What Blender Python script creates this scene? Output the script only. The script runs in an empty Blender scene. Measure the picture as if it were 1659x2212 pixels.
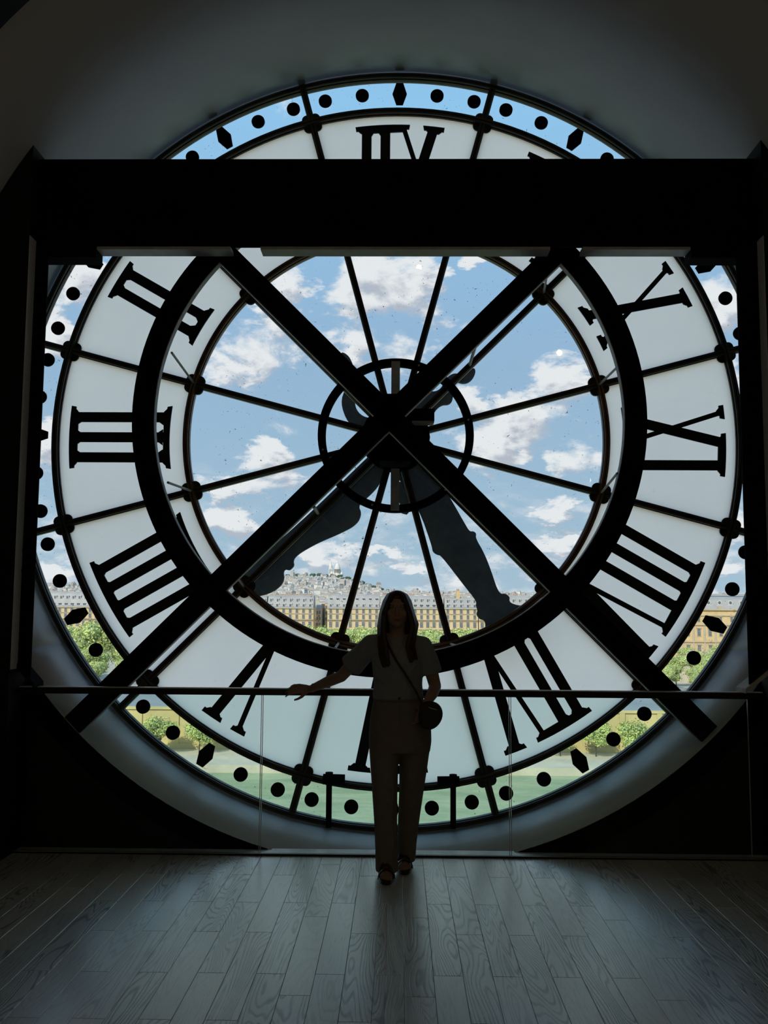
import bpy, bmesh, math, random
from math import sin, cos, pi, radians, sqrt, atan2
from mathutils import Vector, Matrix

random.seed(7)
SC = bpy.context.scene
COL = SC.collection

# ------------------------------------------------------------------ camera
CAM_H = 1.55
PITCH, YAW, ROLL = radians(5.713), radians(.937), radians(.38)
cd = bpy.data.cameras.new('camera')
cd.sensor_fit = 'HORIZONTAL'
cd.sensor_width = 36.0
cd.lens = 2062.0 / 1659.0 * 36.0
cd.clip_end = 30000
cam = bpy.data.objects.new('camera', cd)
COL.objects.link(cam)
_r = Vector((cos(YAW), sin(YAW), 0))
_f = Vector((-sin(YAW) * cos(PITCH), cos(YAW) * cos(PITCH), sin(PITCH)))
_u = _r.cross(_f)
_cx = cos(ROLL) * _r + sin(ROLL) * _u
_cy = -sin(ROLL) * _r + cos(ROLL) * _u
cam.matrix_world = Matrix(((_cx.x, _cy.x, -_f.x, 0), (_cx.y, _cy.y, -_f.y, 0), (_cx.z, _cy.z, -_f.z, CAM_H), (0, 0, 0, 1)))
SC.camera = cam

# ------------------------------------------------------------------ view
SC.view_settings.view_transform = 'Standard'
SC.view_settings.look = 'None'
SC.view_settings.gamma = 1
SC.view_settings.use_curve_mapping = False
SC.view_settings.exposure = 0.0
SC.cycles.max_bounces = 8
SC.cycles.diffuse_bounces = 5
SC.cycles.adaptive_threshold = .02
SC.cycles.transparent_max_bounces = 24
SC.cycles.use_denoising = True
SC.cycles.sample_clamp_indirect = 6


# ------------------------------------------------------------------ node helpers
class NT:
    def __init__(self, tree):
        self.t = tree
        self.n = tree.nodes
        self.l = tree.links

    def new(self, typ, **kw):
        n = self.n.new(typ)
        for k, v in kw.items():
            setattr(n, k, v)
        return n

    def put(self, sock, v):
        if hasattr(v, 'is_output') or isinstance(v, bpy.types.NodeSocket):
            self.l.new(v, sock)
        elif isinstance(v, (tuple, list)) and len(v) == 3 and sock.type == 'RGBA':
            sock.default_value = (*v, 1)
        else:
            sock.default_value = v

    def math(self, op, a, b=0.0, c=0.0, clamp=False):
        n = self.new('ShaderNodeMath', operation=op, use_clamp=clamp)
        self.put(n.inputs[0], a)
        self.put(n.inputs[1], b)
        if op in ('MULTIPLY_ADD', 'SMOOTH_MAX', 'SMOOTH_MIN'):
            self.put(n.inputs[2], c)
        return n.outputs[0]

    def vmath(self, op, a, b):
        n = self.new('ShaderNodeVectorMath', operation=op)
        self.put(n.inputs[0], a)
        self.put(n.inputs[1], b)
        return n.outputs[0]

    def noise(self, vec, scale=5, detail=4, rough=.5, dist=0):
        n = self.new('ShaderNodeTexNoise')
        if vec is not None:
            self.l.new(vec, n.inputs['Vector'])
        n.inputs['Scale'].default_value = scale
        n.inputs['Detail'].default_value = detail
        n.inputs['Roughness'].default_value = rough
        n.inputs['Distortion'].default_value = dist
        return n.outputs['Fac']

    def ramp(self, fac, stops, interp='LINEAR'):
        n = self.new('ShaderNodeValToRGB')
        n.color_ramp.interpolation = interp
        e = n.color_ramp.elements
        while len(e) < len(stops):
            e.new(.5)
        for i, (p, c) in enumerate(stops):
            e[i].position = p
            e[i].color = (*c, 1) if len(c) == 3 else c
        self.put(n.inputs[0], fac)
        return n.outputs[0]

    def smooth(self, v, a, b):
        n = self.new('ShaderNodeMapRange', interpolation_type='SMOOTHSTEP')
        self.put(n.inputs[0], v)
        n.inputs[1].default_value = a
        n.inputs[2].default_value = b
        return n.outputs[0]

    def mix(self, fac, a, b):
        n = self.new('ShaderNodeMix', data_type='RGBA')
        self.put(n.inputs[0], fac)
        self.put(n.inputs[6], a)
        self.put(n.inputs[7], b)
        return n.outputs[2]


# ------------------------------------------------------------------ sky with clouds
world = bpy.data.worlds.new('sky')
SC.world = world
world.use_nodes = True
W = NT(world.node_tree)
W.n.clear()
tc = W.new('ShaderNodeTexCoord')
D_ = tc.outputs['Generated']
sep = W.new('ShaderNodeSeparateXYZ')
W.l.new(D_, sep.inputs[0])
az = W.math('ARCTAN2', sep.outputs[0], sep.outputs[1])
hyp = W.math('SQRT', W.math('ADD', W.math('MULTIPLY', sep.outputs[0], sep.outputs[0]), W.math('MULTIPLY', sep.outputs[1], sep.outputs[1])))
el = W.math('ARCTAN2', sep.outputs[2], hyp)
# cumulus heaps of that afternoon: azimuth, elevation, half width, half height
HEAPS = [(-0.018, 0.325, 0.064, 0.044), (-0.017, 0.273, 0.059, 0.025), (0.017, 0.34, 0.03, 0.023), (-0.115, 0.331, 0.027, 0.023), (-0.15, 0.263, 0.049, 0.035), (-0.179, 0.243, 0.039, 0.021),
         (-0.131, 0.292, 0.03, 0.021), (0.084, 0.358, 0.022, 0.01), (0.171, 0.228, 0.036, 0.028), (0.135, 0.193, 0.062, 0.028), (0.091, 0.17, 0.043, 0.029), (0.187, 0.159, 0.037, 0.028),
         (0.077, 0.209, 0.024, 0.019), (-0.143, 0.149, 0.034, 0.019), (-0.167, 0.124, 0.063, 0.015), (-0.175, 0.088, 0.033, 0.017), (0.16, 0.1, 0.026, 0.013), (0.164, 0.064, 0.028, 0.012),
         (-0.084, 0.058, 0.036, 0.011), (-0.021, 0.057, 0.029, 0.007), (0.008, 0.042, 0.022, 0.008), (0.066, 0.064, 0.019, 0.007), (-0.341, 0.322, 0.041, 0.035), (-0.356, 0.267, 0.027, 0.027),
         (0.332, 0.306, 0.035, 0.043), (0.343, 0.234, 0.022, 0.027), (-0.361, 0.158, 0.017, 0.027), (0.342, 0.076, 0.025, 0.023), (-0.355, 0.031, 0.026, 0.011), (0.324, 0.04, 0.026, 0.011),
         (-0.62, 0.3, 0.1, 0.06), (0.6, 0.26, 0.12, 0.06), (0.95, 0.3, 0.14, 0.07), (-1.0, 0.22, 0.14, 0.06)]


def cloud_density(daz, dele):
    a = W.math('ADD', az, daz)
    e = W.math('ADD', el, dele)
    cv = W.new('ShaderNodeCombineXYZ')
    W.put(cv.inputs[0], a)
    W.put(cv.inputs[1], W.math('MULTIPLY', e, 1.5))
    nz = W.noise(cv.outputs[0], 13, 8, .58, .25)
    cv2 = W.new('ShaderNodeCombineXYZ')
    W.put(cv2.inputs[0], W.math('ADD', a, 3.7))
    W.put(cv2.inputs[1], W.math('MULTIPLY', e, 2.3))
    nf = W.noise(cv2.outputs[0], 24, 7, .60, .3)
    # billows break up the outline of every heap
    wa_ = W.math('MULTIPLY_ADD', W.noise(W.vmath('ADD', cv2.outputs[0], (1.3, 5.1, 0)), 30, 5, .62), .085, -.0425)
    we_ = W.math('MULTIPLY_ADD', nf, .055, -.0275)
    aw = W.math('ADD', a, wa_)
    ew = W.math('ADD', e, we_)
    heap = 0.0
    for (a0, e0, wa, he) in HEAPS:
        p = W.math('MULTIPLY', W.math('SUBTRACT', aw, a0), 1 / wa)
        q = W.math('MULTIPLY', W.math('SUBTRACT', ew, e0), 1 / he)
        d2 = W.math('ADD', W.math('MULTIPLY', p, p), W.math('MULTIPLY', q, q))
        h = W.math('SUBTRACT', 1.0, W.math('MULTIPLY', d2, .60), clamp=True)
        heap = W.math('MAXIMUM', heap, h) if not isinstance(heap, float) else h
    # small clouds crowd towards the horizon all around
    low = W.math('MULTIPLY', W.math('SUBTRACT', .18, W.math('ABSOLUTE', e)), 3.4, clamp=True)
    far_c = W.math('MULTIPLY', low, W.math('MULTIPLY_ADD', nf, 2.4, -.98))
    near_c = W.math('ADD', W.math('MULTIPLY', heap, .58), W.math('MULTIPLY_ADD', nz, 1.9, -1.12))
    gen = W.math('MULTIPLY_ADD', nz, 1.6, -.98)
    return W.math('MAXIMUM', W.math('MAXIMUM', near_c, far_c), gen)


den = cloud_density(0.0, 0.0)
den_up = cloud_density(-.008, .013)
cover = W.smooth(den, .0, .34)
lit = W.smooth(W.math('SUBTRACT', den, den_up), -.26, .16)
cloud_col = W.mix(lit, (.48, .50, .535), (.86, .84, .80))
blue = W.ramp(W.math('MULTIPLY', el, 1.0, clamp=True), [(0.0, (.42, .545, .61)), (.07, (.37, .52, .61)), (.25, (.315, .475, .62)), (.36, (.305, .50, .68)), (.5, (.30, .57, .80)), (1.0, (.22, .42, .68))])
skycol = W.mix(cover, blue, cloud_col)
ground_c = (.22, .22, .18)
skycol = W.mix(W.smooth(el, -.03, -.005), ground_c, skycol)
bg = W.new('ShaderNodeBackground')
W.l.new(skycol, bg.inputs[0])
bg.inputs[1].default_value = 1.75
wo = W.new('ShaderNodeOutputWorld')
W.l.new(bg.outputs[0], wo.inputs[0])
world.cycles.sampling_method = 'MANUAL'
world.cycles.sample_map_resolution = 1024

# sun from behind the building, on the town across the river
sun = bpy.data.lights.new('sun', 'SUN')
sun.energy = 6.0
sun.angle = radians(.6)
sun.color = (1.0, .93, .80)
so = bpy.data.objects.new('sun', sun)
COL.objects.link(so)
so.location = (-40, -60, 80)
so.rotation_euler = Vector((.38, .72, -.60)).to_track_quat('-Z', 'Y').to_euler()


# ------------------------------------------------------------------ materials
def mat(name):
    m = bpy.data.materials.new(name)
    m.use_nodes = True
    t = NT(m.node_tree)
    t.n.clear()
    out = t.new('ShaderNodeOutputMaterial')
    return m, t, out


def paint(name, col, rough=.6, var=.12, scale=6, metal=0.0, bump=0.0, bscale=60, spec=.5, detail=4):
    m, t, out = mat(name)
    p = t.new('ShaderNodeBsdfPrincipled')
    co = t.new('ShaderNodeTexCoord').outputs['Object']
    nz = t.noise(co, scale, detail, .55)
    lo = tuple(c * (1 - var) for c in col)
    hi = tuple(min(1, c * (1 + var)) for c in col)
    t.put(p.inputs['Base Color'], t.ramp(nz, [(.3, lo), (.7, hi)]))
    p.inputs['Roughness'].default_value = rough
    p.inputs['Metallic'].default_value = metal
    p.inputs['Specular IOR Level'].default_value = spec
    if bump:
        b = t.new('ShaderNodeBump')
        b.inputs['Strength'].default_value = bump
        b.inputs['Distance'].default_value = .01
        t.l.new(t.noise(co, bscale, 4, .6), b.inputs['Height'])
        t.l.new(b.outputs[0], p.inputs['Normal'])
    t.l.new(p.outputs[0], out.inputs[0])
    return m


M = {}
M['black_steel'] = paint('black_painted_steel', (.007, .008, .011), .8, .3, 3, 0, .08, 40, .03)
M['edge_steel'] = paint('grey_steel_lit_edge', (.50, .49, .47), .5, .25, 8, 0, .1, 60, .3)  # grey rods and plates; also light painted onto edges of black steel
M['bar_brown'] = paint('dark_brown_glazing_bar', (.085, .068, .052), .45, .5, 4, 0, .05, 80, .3)
M['bar_inner'] = paint('rust_brown_lamplit_bar', (.26, .15, .08), .45, .4, 4, 0, .05, 80, .3)  # rust brown paint, with warm lamplight on the inner ring painted in
M['boss'] = paint('dark_iron_boss', (.035, .034, .033), .6, .2, 8)
M['numeral'] = paint('dark_enamel_numeral', (.011, .012, .011), .5, .3, 10, 0, 0, 60, .25)
M['marker'] = paint('black_enamel_marker', (.006, .006, .009), .8, .3, 10, 0, 0, 60, .04)
M['hand_paint'] = paint('grey_hazed_hand', (.07, .072, .08), .8, .3, 14, 0, .1, 90, .2)  # glass haze over the dark hands put into a lighter grey
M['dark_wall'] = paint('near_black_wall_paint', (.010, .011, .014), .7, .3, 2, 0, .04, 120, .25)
M['room_wall'] = paint('room_plaster', (.42, .38, .34), .85, .1, 2, 0, .05, 90, .2)
M['vault'] = paint('grey_vault_plaster', (.70, .725, .78), .8, .04, 1.2, 0, .05, 70, .25)
M['reveal'] = paint('smooth_grey_reveal_paint', (.88, .85, .85), .6, .08, 1.5, 0, .05, 50, .35)
M['rough_reveal'] = paint('scuffed_violet_grey_reveal', (.80, .77, .785), .5, .14, 2.2, 0, .12, 30, .4, 8)
M['beam_lit_lip'] = paint('beam_flange_lit_tone', (.55, .54, .53), .55, .2, 5)  # light on the black beam's underside put into a paler colour
M['rail'] = paint('dark_bronze_handrail', (.035, .03, .027), .28, .2, 9, .7, 0, 60, .5)
M['shoe_channel'] = paint('black_channel', (.012, .012, .013), .45, .2, 10, .3)
M['alu'] = paint('brushed_aluminium_sill', (.70, .72, .73), .36, .2, 9, .2, .04, 90)
M['galv'] = paint('galvanised_strap', (.60, .61, .62), .5, .2, 14, .1)
M['skin'] = paint('skin', (.42, .25, .18), .55, .08, 12, 0, .03, 200, .35)
M['hair'] = paint('brown_hair', (.055, .032, .020), .42, .35, 30, 0, .25, 140, .5)
M['tee'] = paint('grey_cotton', (.30, .31, .32), .9, .08, 20, 0, .25, 9, .15)
M['trouser'] = paint('taupe_twill', (.235, .195, .165), .92, .08, 20, 0, .3, 7, .15)
M['leather'] = paint('black_leather', (.018, .018, .02), .42, .2, 30, 0, .15, 120, .45)
M['sandal'] = paint('dark_brown_leather', (.022, .015, .012), .35, .2, 30, 0, .1, 120, .5)
M['eye'] = paint('eye', (.25, .22, .2), .2, .2, 40)
M['gold'] = paint('thin_gilt_chain', (.5, .36, .15), .3, .1, 40, .9)
M['button'] = paint('horn_button', (.06, .045, .035), .3, .2, 40)
M['lip'] = paint('lip', (.32, .12, .1), .45, .1, 30)
# town
M['sand'] = paint('sand_limestone', (.66, .50, .27), .9, .10, .35)
M['ochre'] = paint('ochre_limestone', (.66, .47, .22), .9, .12, .35)
M['ledge'] = paint('pale_stone_ledge', (.50, .41, .27), .9, .1, .5)
M['zinc'] = paint('zinc_roof', (.385, .36, .325), .6, .12, .3)
M['lead'] = paint('dark_slate_roof', (.30, .31, .33), .6, .15, .3)
M['pane_far'] = paint('far_window_pane', (.10, .12, .135), .3, .3, .8)
M['frame_far'] = paint('pale_dormer_stone', (.60, .56, .48), .8, .1, .6)
M['chimney'] = paint('chimney_render', (.50, .45, .37), .9, .2, .3)
M['terracotta'] = paint('terracotta_pot', (.45, .20, .12), .9, .2, 1)
M['white_stone'] = paint('white_travertine', (.76, .70, .60), .85, .06, .05)
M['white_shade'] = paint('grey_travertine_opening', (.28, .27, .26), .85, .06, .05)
M['house_a'] = paint('cream_house', (.70, .62, .50), .9, .15, .05)
M['house_b'] = paint('pale_house', (.75, .70, .61), .9, .15, .05)
M['house_c'] = paint('beige_house', (.54, .45, .34), .9, .15, .05)
M['house_roof'] = paint('grey_house_roof', (.42, .385, .35), .8, .2, .05)
M['house_dark'] = paint('shaded_house_window', (.17, .17, .18), .6, .2, .05)
M['hill'] = paint('hillside', (.24, .23, .20), .95, .3, .01)
M['ground'] = paint('raked_gravel', (.52, .46, .35), .95, .12, .05)
M['asphalt'] = paint('quay_asphalt', (.30, .30, .29), .9, .12, .1)
M['quay_wall'] = paint('ochre_quay_stone', (.66, .51, .22), .9, .22, .12, 0, 0, 60, .2, 7)
M['quay_low'] = paint('pale_quay_paving', (.58, .50, .36), .9, .14, .2)
M['lawn'] = paint('lawn', (.20, .27, .07), .95, .2, .1)
M['trunk'] = paint('bark', (.09, .07, .05), .95, .2, 1)
M['leaf_a'] = paint('leaf_green', (.52, .57, .15), .75, .35, .25, 0, 0, 60, .2)
M['leaf_b'] = paint('leaf_yellow_green', (.68, .69, .22), .75, .3, .25, 0, 0, 60, .2)
M['leaf_c'] = paint('leaf_deep_green', (.30, .37, .14), .8, .3, .25, 0, 0, 60, .2)
M['leaf_hill'] = paint('dark_hill_leaf', (.085, .135, .06), .85, .3, .02)
M['blossom'] = paint('pale_pink_blossom', (.66, .52, .50), .8, .2, .5)
M['car_white'] = paint('white_car_paint', (.62, .62, .62), .3, .05, 1)
M['car_grey'] = paint('grey_car_paint', (.22, .23, .25), .3, .05, 1)
M['car_glass'] = paint('car_glass', (.03, .035, .04), .1, .05, 1)
M['tyre'] = paint('tyre', (.02, .02, .02), .8, .05, 1)


def glass_pane(name, tint, dirt=.0, refl=1.0, haze=0.0):
    m, t, out = mat(name)
    tr = t.new('ShaderNodeBsdfTransparent')
    tr.inputs[0].default_value = (*tint, 1)
    gl = t.new('ShaderNodeBsdfGlossy')
    gl.inputs['Roughness'].default_value = .0
    gl.inputs['Color'].default_value = (.95, .98, 1, 1)
    fr = t.new('ShaderNodeFresnel')
    fr.inputs['IOR'].default_value = 1.45
    mx = t.new('ShaderNodeMixShader')
    t.put(mx.inputs[0], t.math('MULTIPLY', fr.outputs[0], refl))
    t.l.new(tr.outputs[0], mx.inputs[1])
    t.l.new(gl.outputs[0], mx.inputs[2])
    last = mx.outputs[0]
    if dirt or haze:
        co = t.new('ShaderNodeTexCoord').outputs['Object']
        big = t.noise(co, 2.2, 3, .5)
        fine = t.noise(co, 55, 2, .5, .6)
        spots = t.math('MULTIPLY', t.smooth(fine, .69, .74), t.smooth(big, .42, .58))
        fac = t.math('MULTIPLY', spots, dirt, clamp=True)
        df = t.new('ShaderNodeBsdfDiffuse')
        df.inputs[0].default_value = (.03, .03, .03, 1)
        m2 = t.new('ShaderNodeMixShader')
        t.put(m2.inputs[0], fac)
        t.l.new(last, m2.inputs[1])
        t.l.new(df.outputs[0], m2.inputs[2])
        last = m2.outputs[0]
        if haze:
            tl = t.new('ShaderNodeBsdfTranslucent')
            tl.inputs[0].default_value = (.8, .8, .8, 1)
            m3 = t.new('ShaderNodeMixShader')
            t.put(m3.inputs[0], t.math('MULTIPLY', t.math('ADD', t.noise(co, 5, 5, .7), t.noise(co, 130, 2, .6)), haze, clamp=True))
            t.l.new(last, m3.inputs[1])
            t.l.new(tl.outputs[0], m3.inputs[2])
            last = m3.outputs[0]
    t.l.new(last, out.inputs[0])
    return m


M['clear'] = glass_pane('clear_dusty_glass', (.54, .575, .62), .85, 1.0, .022)
M['rail_glass'] = glass_pane('green_tinted_glass', (.87, .995, .96), 0.0, .45)
M['glass_edge'] = paint('bright_glass_edge', (.50, .58, .57), .15, .1, 20, 0, 0, 60, .8)


def frosted():
    m, t, out = mat('milk_glass')
    co = t.new('ShaderNodeTexCoord').outputs['Object']
    big = t.noise(co, 1.1, 4, .6)
    fine = t.noise(co, 30, 3, .5, 1.2)
    col = t.ramp(big, [(.3, (.785, .675, .655)), (.7, (.845, .72, .695))])
    sp = t.math('MULTIPLY', t.smooth(fine, .70, .80), .30)
    col = t.mix(sp, col, (.30, .33, .32))
    tl = t.new('ShaderNodeBsdfTranslucent')
    t.l.new(col, tl.inputs[0])
    df = t.new('ShaderNodeBsdfDiffuse')
    df.inputs[0].default_value = (.7, .73, .74, 1)
    mx = t.new('ShaderNodeMixShader')
    mx.inputs[0].default_value = .10
    t.l.new(tl.outputs[0], mx.inputs[1])
    t.l.new(df.outputs[0], mx.inputs[2])
    gl = t.new('ShaderNodeBsdfGlossy')
    gl.inputs['Roughness'].default_value = .08
    fr = t.new('ShaderNodeFresnel')
    m2 = t.new('ShaderNodeMixShader')
    t.put(m2.inputs[0], t.math('MULTIPLY', fr.outputs[0], .8))
    t.l.new(mx.outputs[0], m2.inputs[1])
    t.l.new(gl.outputs[0], m2.inputs[2])
    t.l.new(m2.outputs[0], out.inputs[0])
    return m


M['milk'] = frosted()


def oak():
    m, t, out = mat('grey_stained_oak')
    p = t.new('ShaderNodeBsdfPrincipled')
    g = t.new('ShaderNodeTexCoord').outputs['Object']
    oi = t.new('ShaderNodeObjectInfo')
    rnd = oi.outputs['Random']
    off = t.new('ShaderNodeCombineXYZ')
    t.put(off.inputs[0], t.math('MULTIPLY', rnd, 37.0))
    t.put(off.inputs[1], t.math('MULTIPLY', rnd, 91.0))
    t.put(off.inputs[2], t.math('MULTIPLY', rnd, 13.0))
    v = t.vmath('ADD', g, off.outputs[0])
    v1 = t.vmath('MULTIPLY', v, (5.6, .50, 1.0))
    field = t.noise(v1, 1.0, 2.0, .42, .35)
    # contour lines of a slow field are the cathedral figure of flat-sawn oak
    rings = t.math('MULTIPLY', field, 34.0)
    fr = t.math('FRACT', rings)
    tri = t.math('ABSOLUTE', t.math('MULTIPLY_ADD', fr, 2.0, -1.0))
    flat = t.math('FRACT', t.math('MULTIPLY', rnd, 57.31))
    line = t.math('MULTIPLY', t.smooth(tri, .45, .95), t.math('MULTIPLY_ADD', t.smooth(flat, .25, .75), .85, .15))
    line = t.math('MULTIPLY', line, t.math('MULTIPLY_ADD', t.noise(v, 9.0, 3, .5), 1.3, .25), clamp=True)
    pores = t.noise(t.vmath('MULTIPLY', v, (140.0, 9.0, 1.0)), 1.0, 3, .6)
    pore = t.smooth(pores, .52, .72)
    tone = t.math('MULTIPLY_ADD', rnd, .20, .90)
    base = t.mix(line, (.74, .73, .68), (.26, .255, .24))
    base = t.mix(t.math('MULTIPLY', pore, .35), base, (.36, .355, .34))
    hsv = t.new('ShaderNodeHueSaturation')
    t.put(hsv.inputs['Value'], tone)
    t.l.new(base, hsv.inputs['Color'])
    t.l.new(hsv.outputs[0], p.inputs['Base Color'])
    p.inputs['Specular IOR Level'].default_value = 1.0
    p.inputs['Coat Weight'].default_value = 1.0
    p.inputs['Coat IOR'].default_value = 1.65
    p.inputs['Coat Roughness'].default_value = .25
    t.put(p.inputs['Roughness'], t.math('MULTIPLY_ADD', line, .14, .33))
    b = t.new('ShaderNodeBump')
    b.inputs['Strength'].default_value = .6
    b.inputs['Distance'].default_value = .0016
    b.invert = True
    t.put(b.inputs['Height'], t.math('ADD', line, t.math('MULTIPLY', pore, .4)))
    t.l.new(b.outputs[0], p.inputs['Normal'])
    t.l.new(p.outputs[0], out.inputs[0])
    return m


M['oak'] = oak()


def water():
    m, t, out = mat('green_river_water')
    p = t.new('ShaderNodeBsdfPrincipled')
    co = t.new('ShaderNodeTexCoord').outputs['Object']
    n1 = t.noise(t.vmath('MULTIPLY', co, (.10, .22, 1.0)), 1.0, 6, .6)
    t.put(p.inputs['Base Color'], t.ramp(n1, [(.35, (.21, .29, .135)), (.65, (.38, .43, .23))]))
    p.inputs['Roughness'].default_value = .35
    p.inputs['Specular IOR Level'].default_value = .35
    b = t.new('ShaderNodeBump')
    b.inputs['Strength'].default_value = .6
    b.inputs['Distance'].default_value = .6
    t.l.new(t.noise(t.vmath('MULTIPLY', co, (.25, .6, 1.0)), 1.0, 5, .6), b.inputs['Height'])
    t.l.new(b.outputs[0], p.inputs['Normal'])
    t.l.new(p.outputs[0], out.inputs[0])
    return m


M['water'] = water()


def lamp_mat():
    m, t, out = mat('warm_lamp_glow')
    e = t.new('ShaderNodeEmission')
    e.inputs[0].default_value = (1.0, .74, .26, 1)
    e.inputs[1].default_value = 34
    t.l.new(e.outputs[0], out.inputs[0])
    return m


M['lamp'] = lamp_mat()
M['fill_glow'] = M['lamp'].copy()  # glow of the fill panels added out of view
M['fill_glow'].name = 'warm_fill_glow'
for n_ in M['fill_glow'].node_tree.nodes:
    if n_.type == 'EMISSION':
        n_.inputs[0].default_value = (1.0, .86, .72, 1)
        n_.inputs[1].default_value = 2.0
M['lamp_body'] = paint('lamp_housing', (.05, .05, .05), .5, .1, 10)

# ------------------------------------------------------------------ mesh helpers
ORG = {}


def tag(o, label=None, cat=None, group=None, kind=None):
    if label:
        o['label'] = label
    if cat:
        o['category'] = cat
    if group:
        o['group'] = group
    if kind:
        o['kind'] = kind
    return o


def thing(name, loc, label, cat, group=None, kind=None):
    o = bpy.data.objects.new(name, None)
    o.empty_display_size = .1
    COL.objects.link(o)
    o.location = loc
    ORG[o.name] = Vector(loc)
    return tag(o, label, cat, group, kind)


class MB:
    def __init__(self):
        self.v = []
        self.f = []
        self.m = []

    def add(self, vs, fs, mi=0):
        b = len(self.v)
        self.v += [tuple(x) for x in vs]
        self.f += [tuple(i + b for i in q) for q in fs]
        self.m += [mi] * len(fs)
        return self

    def box(self, x0, x1, y0, y1, z0, z1, mi=0):
        vs = [(x, y, z) for z in (z0, z1) for y in (y0, y1) for x in (x0, x1)]
        return self.add(vs, [(0, 2, 3, 1), (4, 5, 7, 6), (0, 1, 5, 4), (2, 6, 7, 3), (0, 4, 6, 2), (1, 3, 7, 5)], mi)

    def prism(self, pts, y0, y1, mi=0):
        """outline in x,z pushed along y"""
        n = len(pts)
        vs = [(x, y0, z) for x, z in pts] + [(x, y1, z) for x, z in pts]
        fs = [tuple(range(n)), tuple(range(2 * n - 1, n - 1, -1))]
        fs += [((i + 1) % n, i, i + n, (i + 1) % n + n) for i in range(n)]
        return self.add(vs, fs, mi)

    def prism_x(self, pts, x0, x1, mi=0):
        n = len(pts)
        vs = [(x0, y, z) for y, z in pts] + [(x1, y, z) for y, z in pts]
        fs = [tuple(range(n)), tuple(range(2 * n - 1, n - 1, -1))]
        fs += [((i + 1) % n, i, i + n, (i + 1) % n + n) for i in range(n)]
        return self.add(vs, fs, mi)

    def ring(self, r0, r1, a0, a1, y0, y1, n, cx=0, cz=0, mi=0):
        """ring sector about the y axis, angles in degrees clockwise from the top as seen from the room"""
        full = abs(a1 - a0) >= 359.99
        k = n if full else n + 1
        vs = []
        for i in range(k):
            a = radians(a0 + (a1 - a0) * i / n)
            s, c = sin(a), cos(a)
            vs += [(cx + r0 * s, y0, cz + r0 * c), (cx + r1 * s, y0, cz + r1 * c), (cx + r1 * s, y1, cz + r1 * c), (cx + r0 * s, y1, cz + r0 * c)]
        fs = []
        for i in range(n):
            p, q = 4 * i, 4 * ((i + 1) % k)
            for j in range(4):
                fs.append((p + j, p + (j + 1) % 4, q + (j + 1) % 4, q + j))
        if not full:
            fs += [(3, 2, 1, 0), tuple(4 * n + j for j in range(4))]
        return self.add(vs, fs, mi)

    def sector(self, r0, r1, a0, a1, y, n, mi=0):
        vs = []
        for i in range(n + 1):
            a = radians(a0 + (a1 - a0) * i / n)
            vs += [(r0 * sin(a), y, r0 * cos(a)), (r1 * sin(a), y, r1 * cos(a))]
        return self.add(vs, [(2 * i, 2 * i + 1, 2 * i + 3, 2 * i + 2) for i in range(n)], mi)

    def tube(self, p0, p1, r0, r1=None, n=10, mi=0):
        r1 = r0 if r1 is None else r1
        p0, p1 = Vector(p0), Vector(p1)
        d = (p1 - p0)
        if d.length < 1e-9:
            return self
        d.normalize()
        a = d.cross(Vector((0, 0, 1)))
        if a.length < 1e-3:
            a = d.cross(Vector((1, 0, 0)))
        a.normalize()
        b = d.cross(a)
        vs = []
        for p, r in ((p0, r0), (p1, r1)):
            vs += [p + r * (cos(2 * pi * i / n) * a + sin(2 * pi * i / n) * b) for i in range(n)]
        fs = [((i + 1) % n, i, i + n, (i + 1) % n + n) for i in range(n)]
        fs += [tuple(range(n)), tuple(range(2 * n - 1, n - 1, -1))]
        return self.add(vs, fs, mi)

    def path(self, pts, r, n=8, mi=0, flat=1.0):
        """smooth tube through points, r a number or list"""
        P = [Vector(p) for p in pts]
        R = r if isinstance(r, (list, tuple)) else [r] * len(P)
        vs = []
        up = Vector((0, -1, .15)).normalized()
        for i, p in enumerate(P):
            d = (P[min(i + 1, len(P) - 1)] - P[max(i - 1, 0)]).normalized()
            a = d.cross(up)
            if a.length < 1e-3:
                a = d.cross(Vector((1, 0, 0)))
            a.normalize()
            b = a.cross(d)
            vs += [p + R[i] * (cos(2 * pi * k / n) * a + flat * sin(2 * pi * k / n) * b) for k in range(n)]
        fs = []
        for i in range(len(P) - 1):
            for k in range(n):
                fs.append((i * n + k, i * n + (k + 1) % n, (i + 1) * n + (k + 1) % n, (i + 1) * n + k))
        fs += [tuple(range(n - 1, -1, -1)), tuple((len(P) - 1) * n + k for k in range(n))]
        return self.add(vs, fs, mi)

    def lathe(self, prof, c, n=12, mi=0):
        """profile of (radius, z) about a vertical axis at c"""
        vs, k = [], len(prof)
        for r, z in prof:
            vs += [(c[0] + r * cos(2 * pi * i / n), c[1] + r * sin(2 * pi * i / n), c[2] + z) for i in range(n)]
        fs = []
        for j in range(k - 1):
            for i in range(n):
                fs.append((j * n + i, j * n + (i + 1) % n, (j + 1) * n + (i + 1) % n, (j + 1) * n + i))
        fs += [tuple(range(n - 1, -1, -1)), tuple((k - 1) * n + i for i in range(n))]
        return self.add(vs, fs, mi)

    def ball(self, c, r, n=12, mi=0, rot=None):
        r = (r, r, r) if isinstance(r, (int, float)) else r
        m = max(4, n // 2)
        vs = [Vector((0, 0, -1))]
        for j in range(1, m):
            t = -pi / 2 + pi * j / m
            vs += [Vector((cos(t) * cos(2 * pi * i / n), cos(t) * sin(2 * pi * i / n), sin(t))) for i in range(n)]
        vs.append(Vector((0, 0, 1)))
        fs = [(0, 1 + (i + 1) % n, 1 + i) for i in range(n)]
        for j in range(m - 2):
            for i in range(n):
                a, b = 1 + j * n, 1 + (j + 1) * n
                fs.append((a + i, a + (i + 1) % n, b + (i + 1) % n, b + i))
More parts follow.
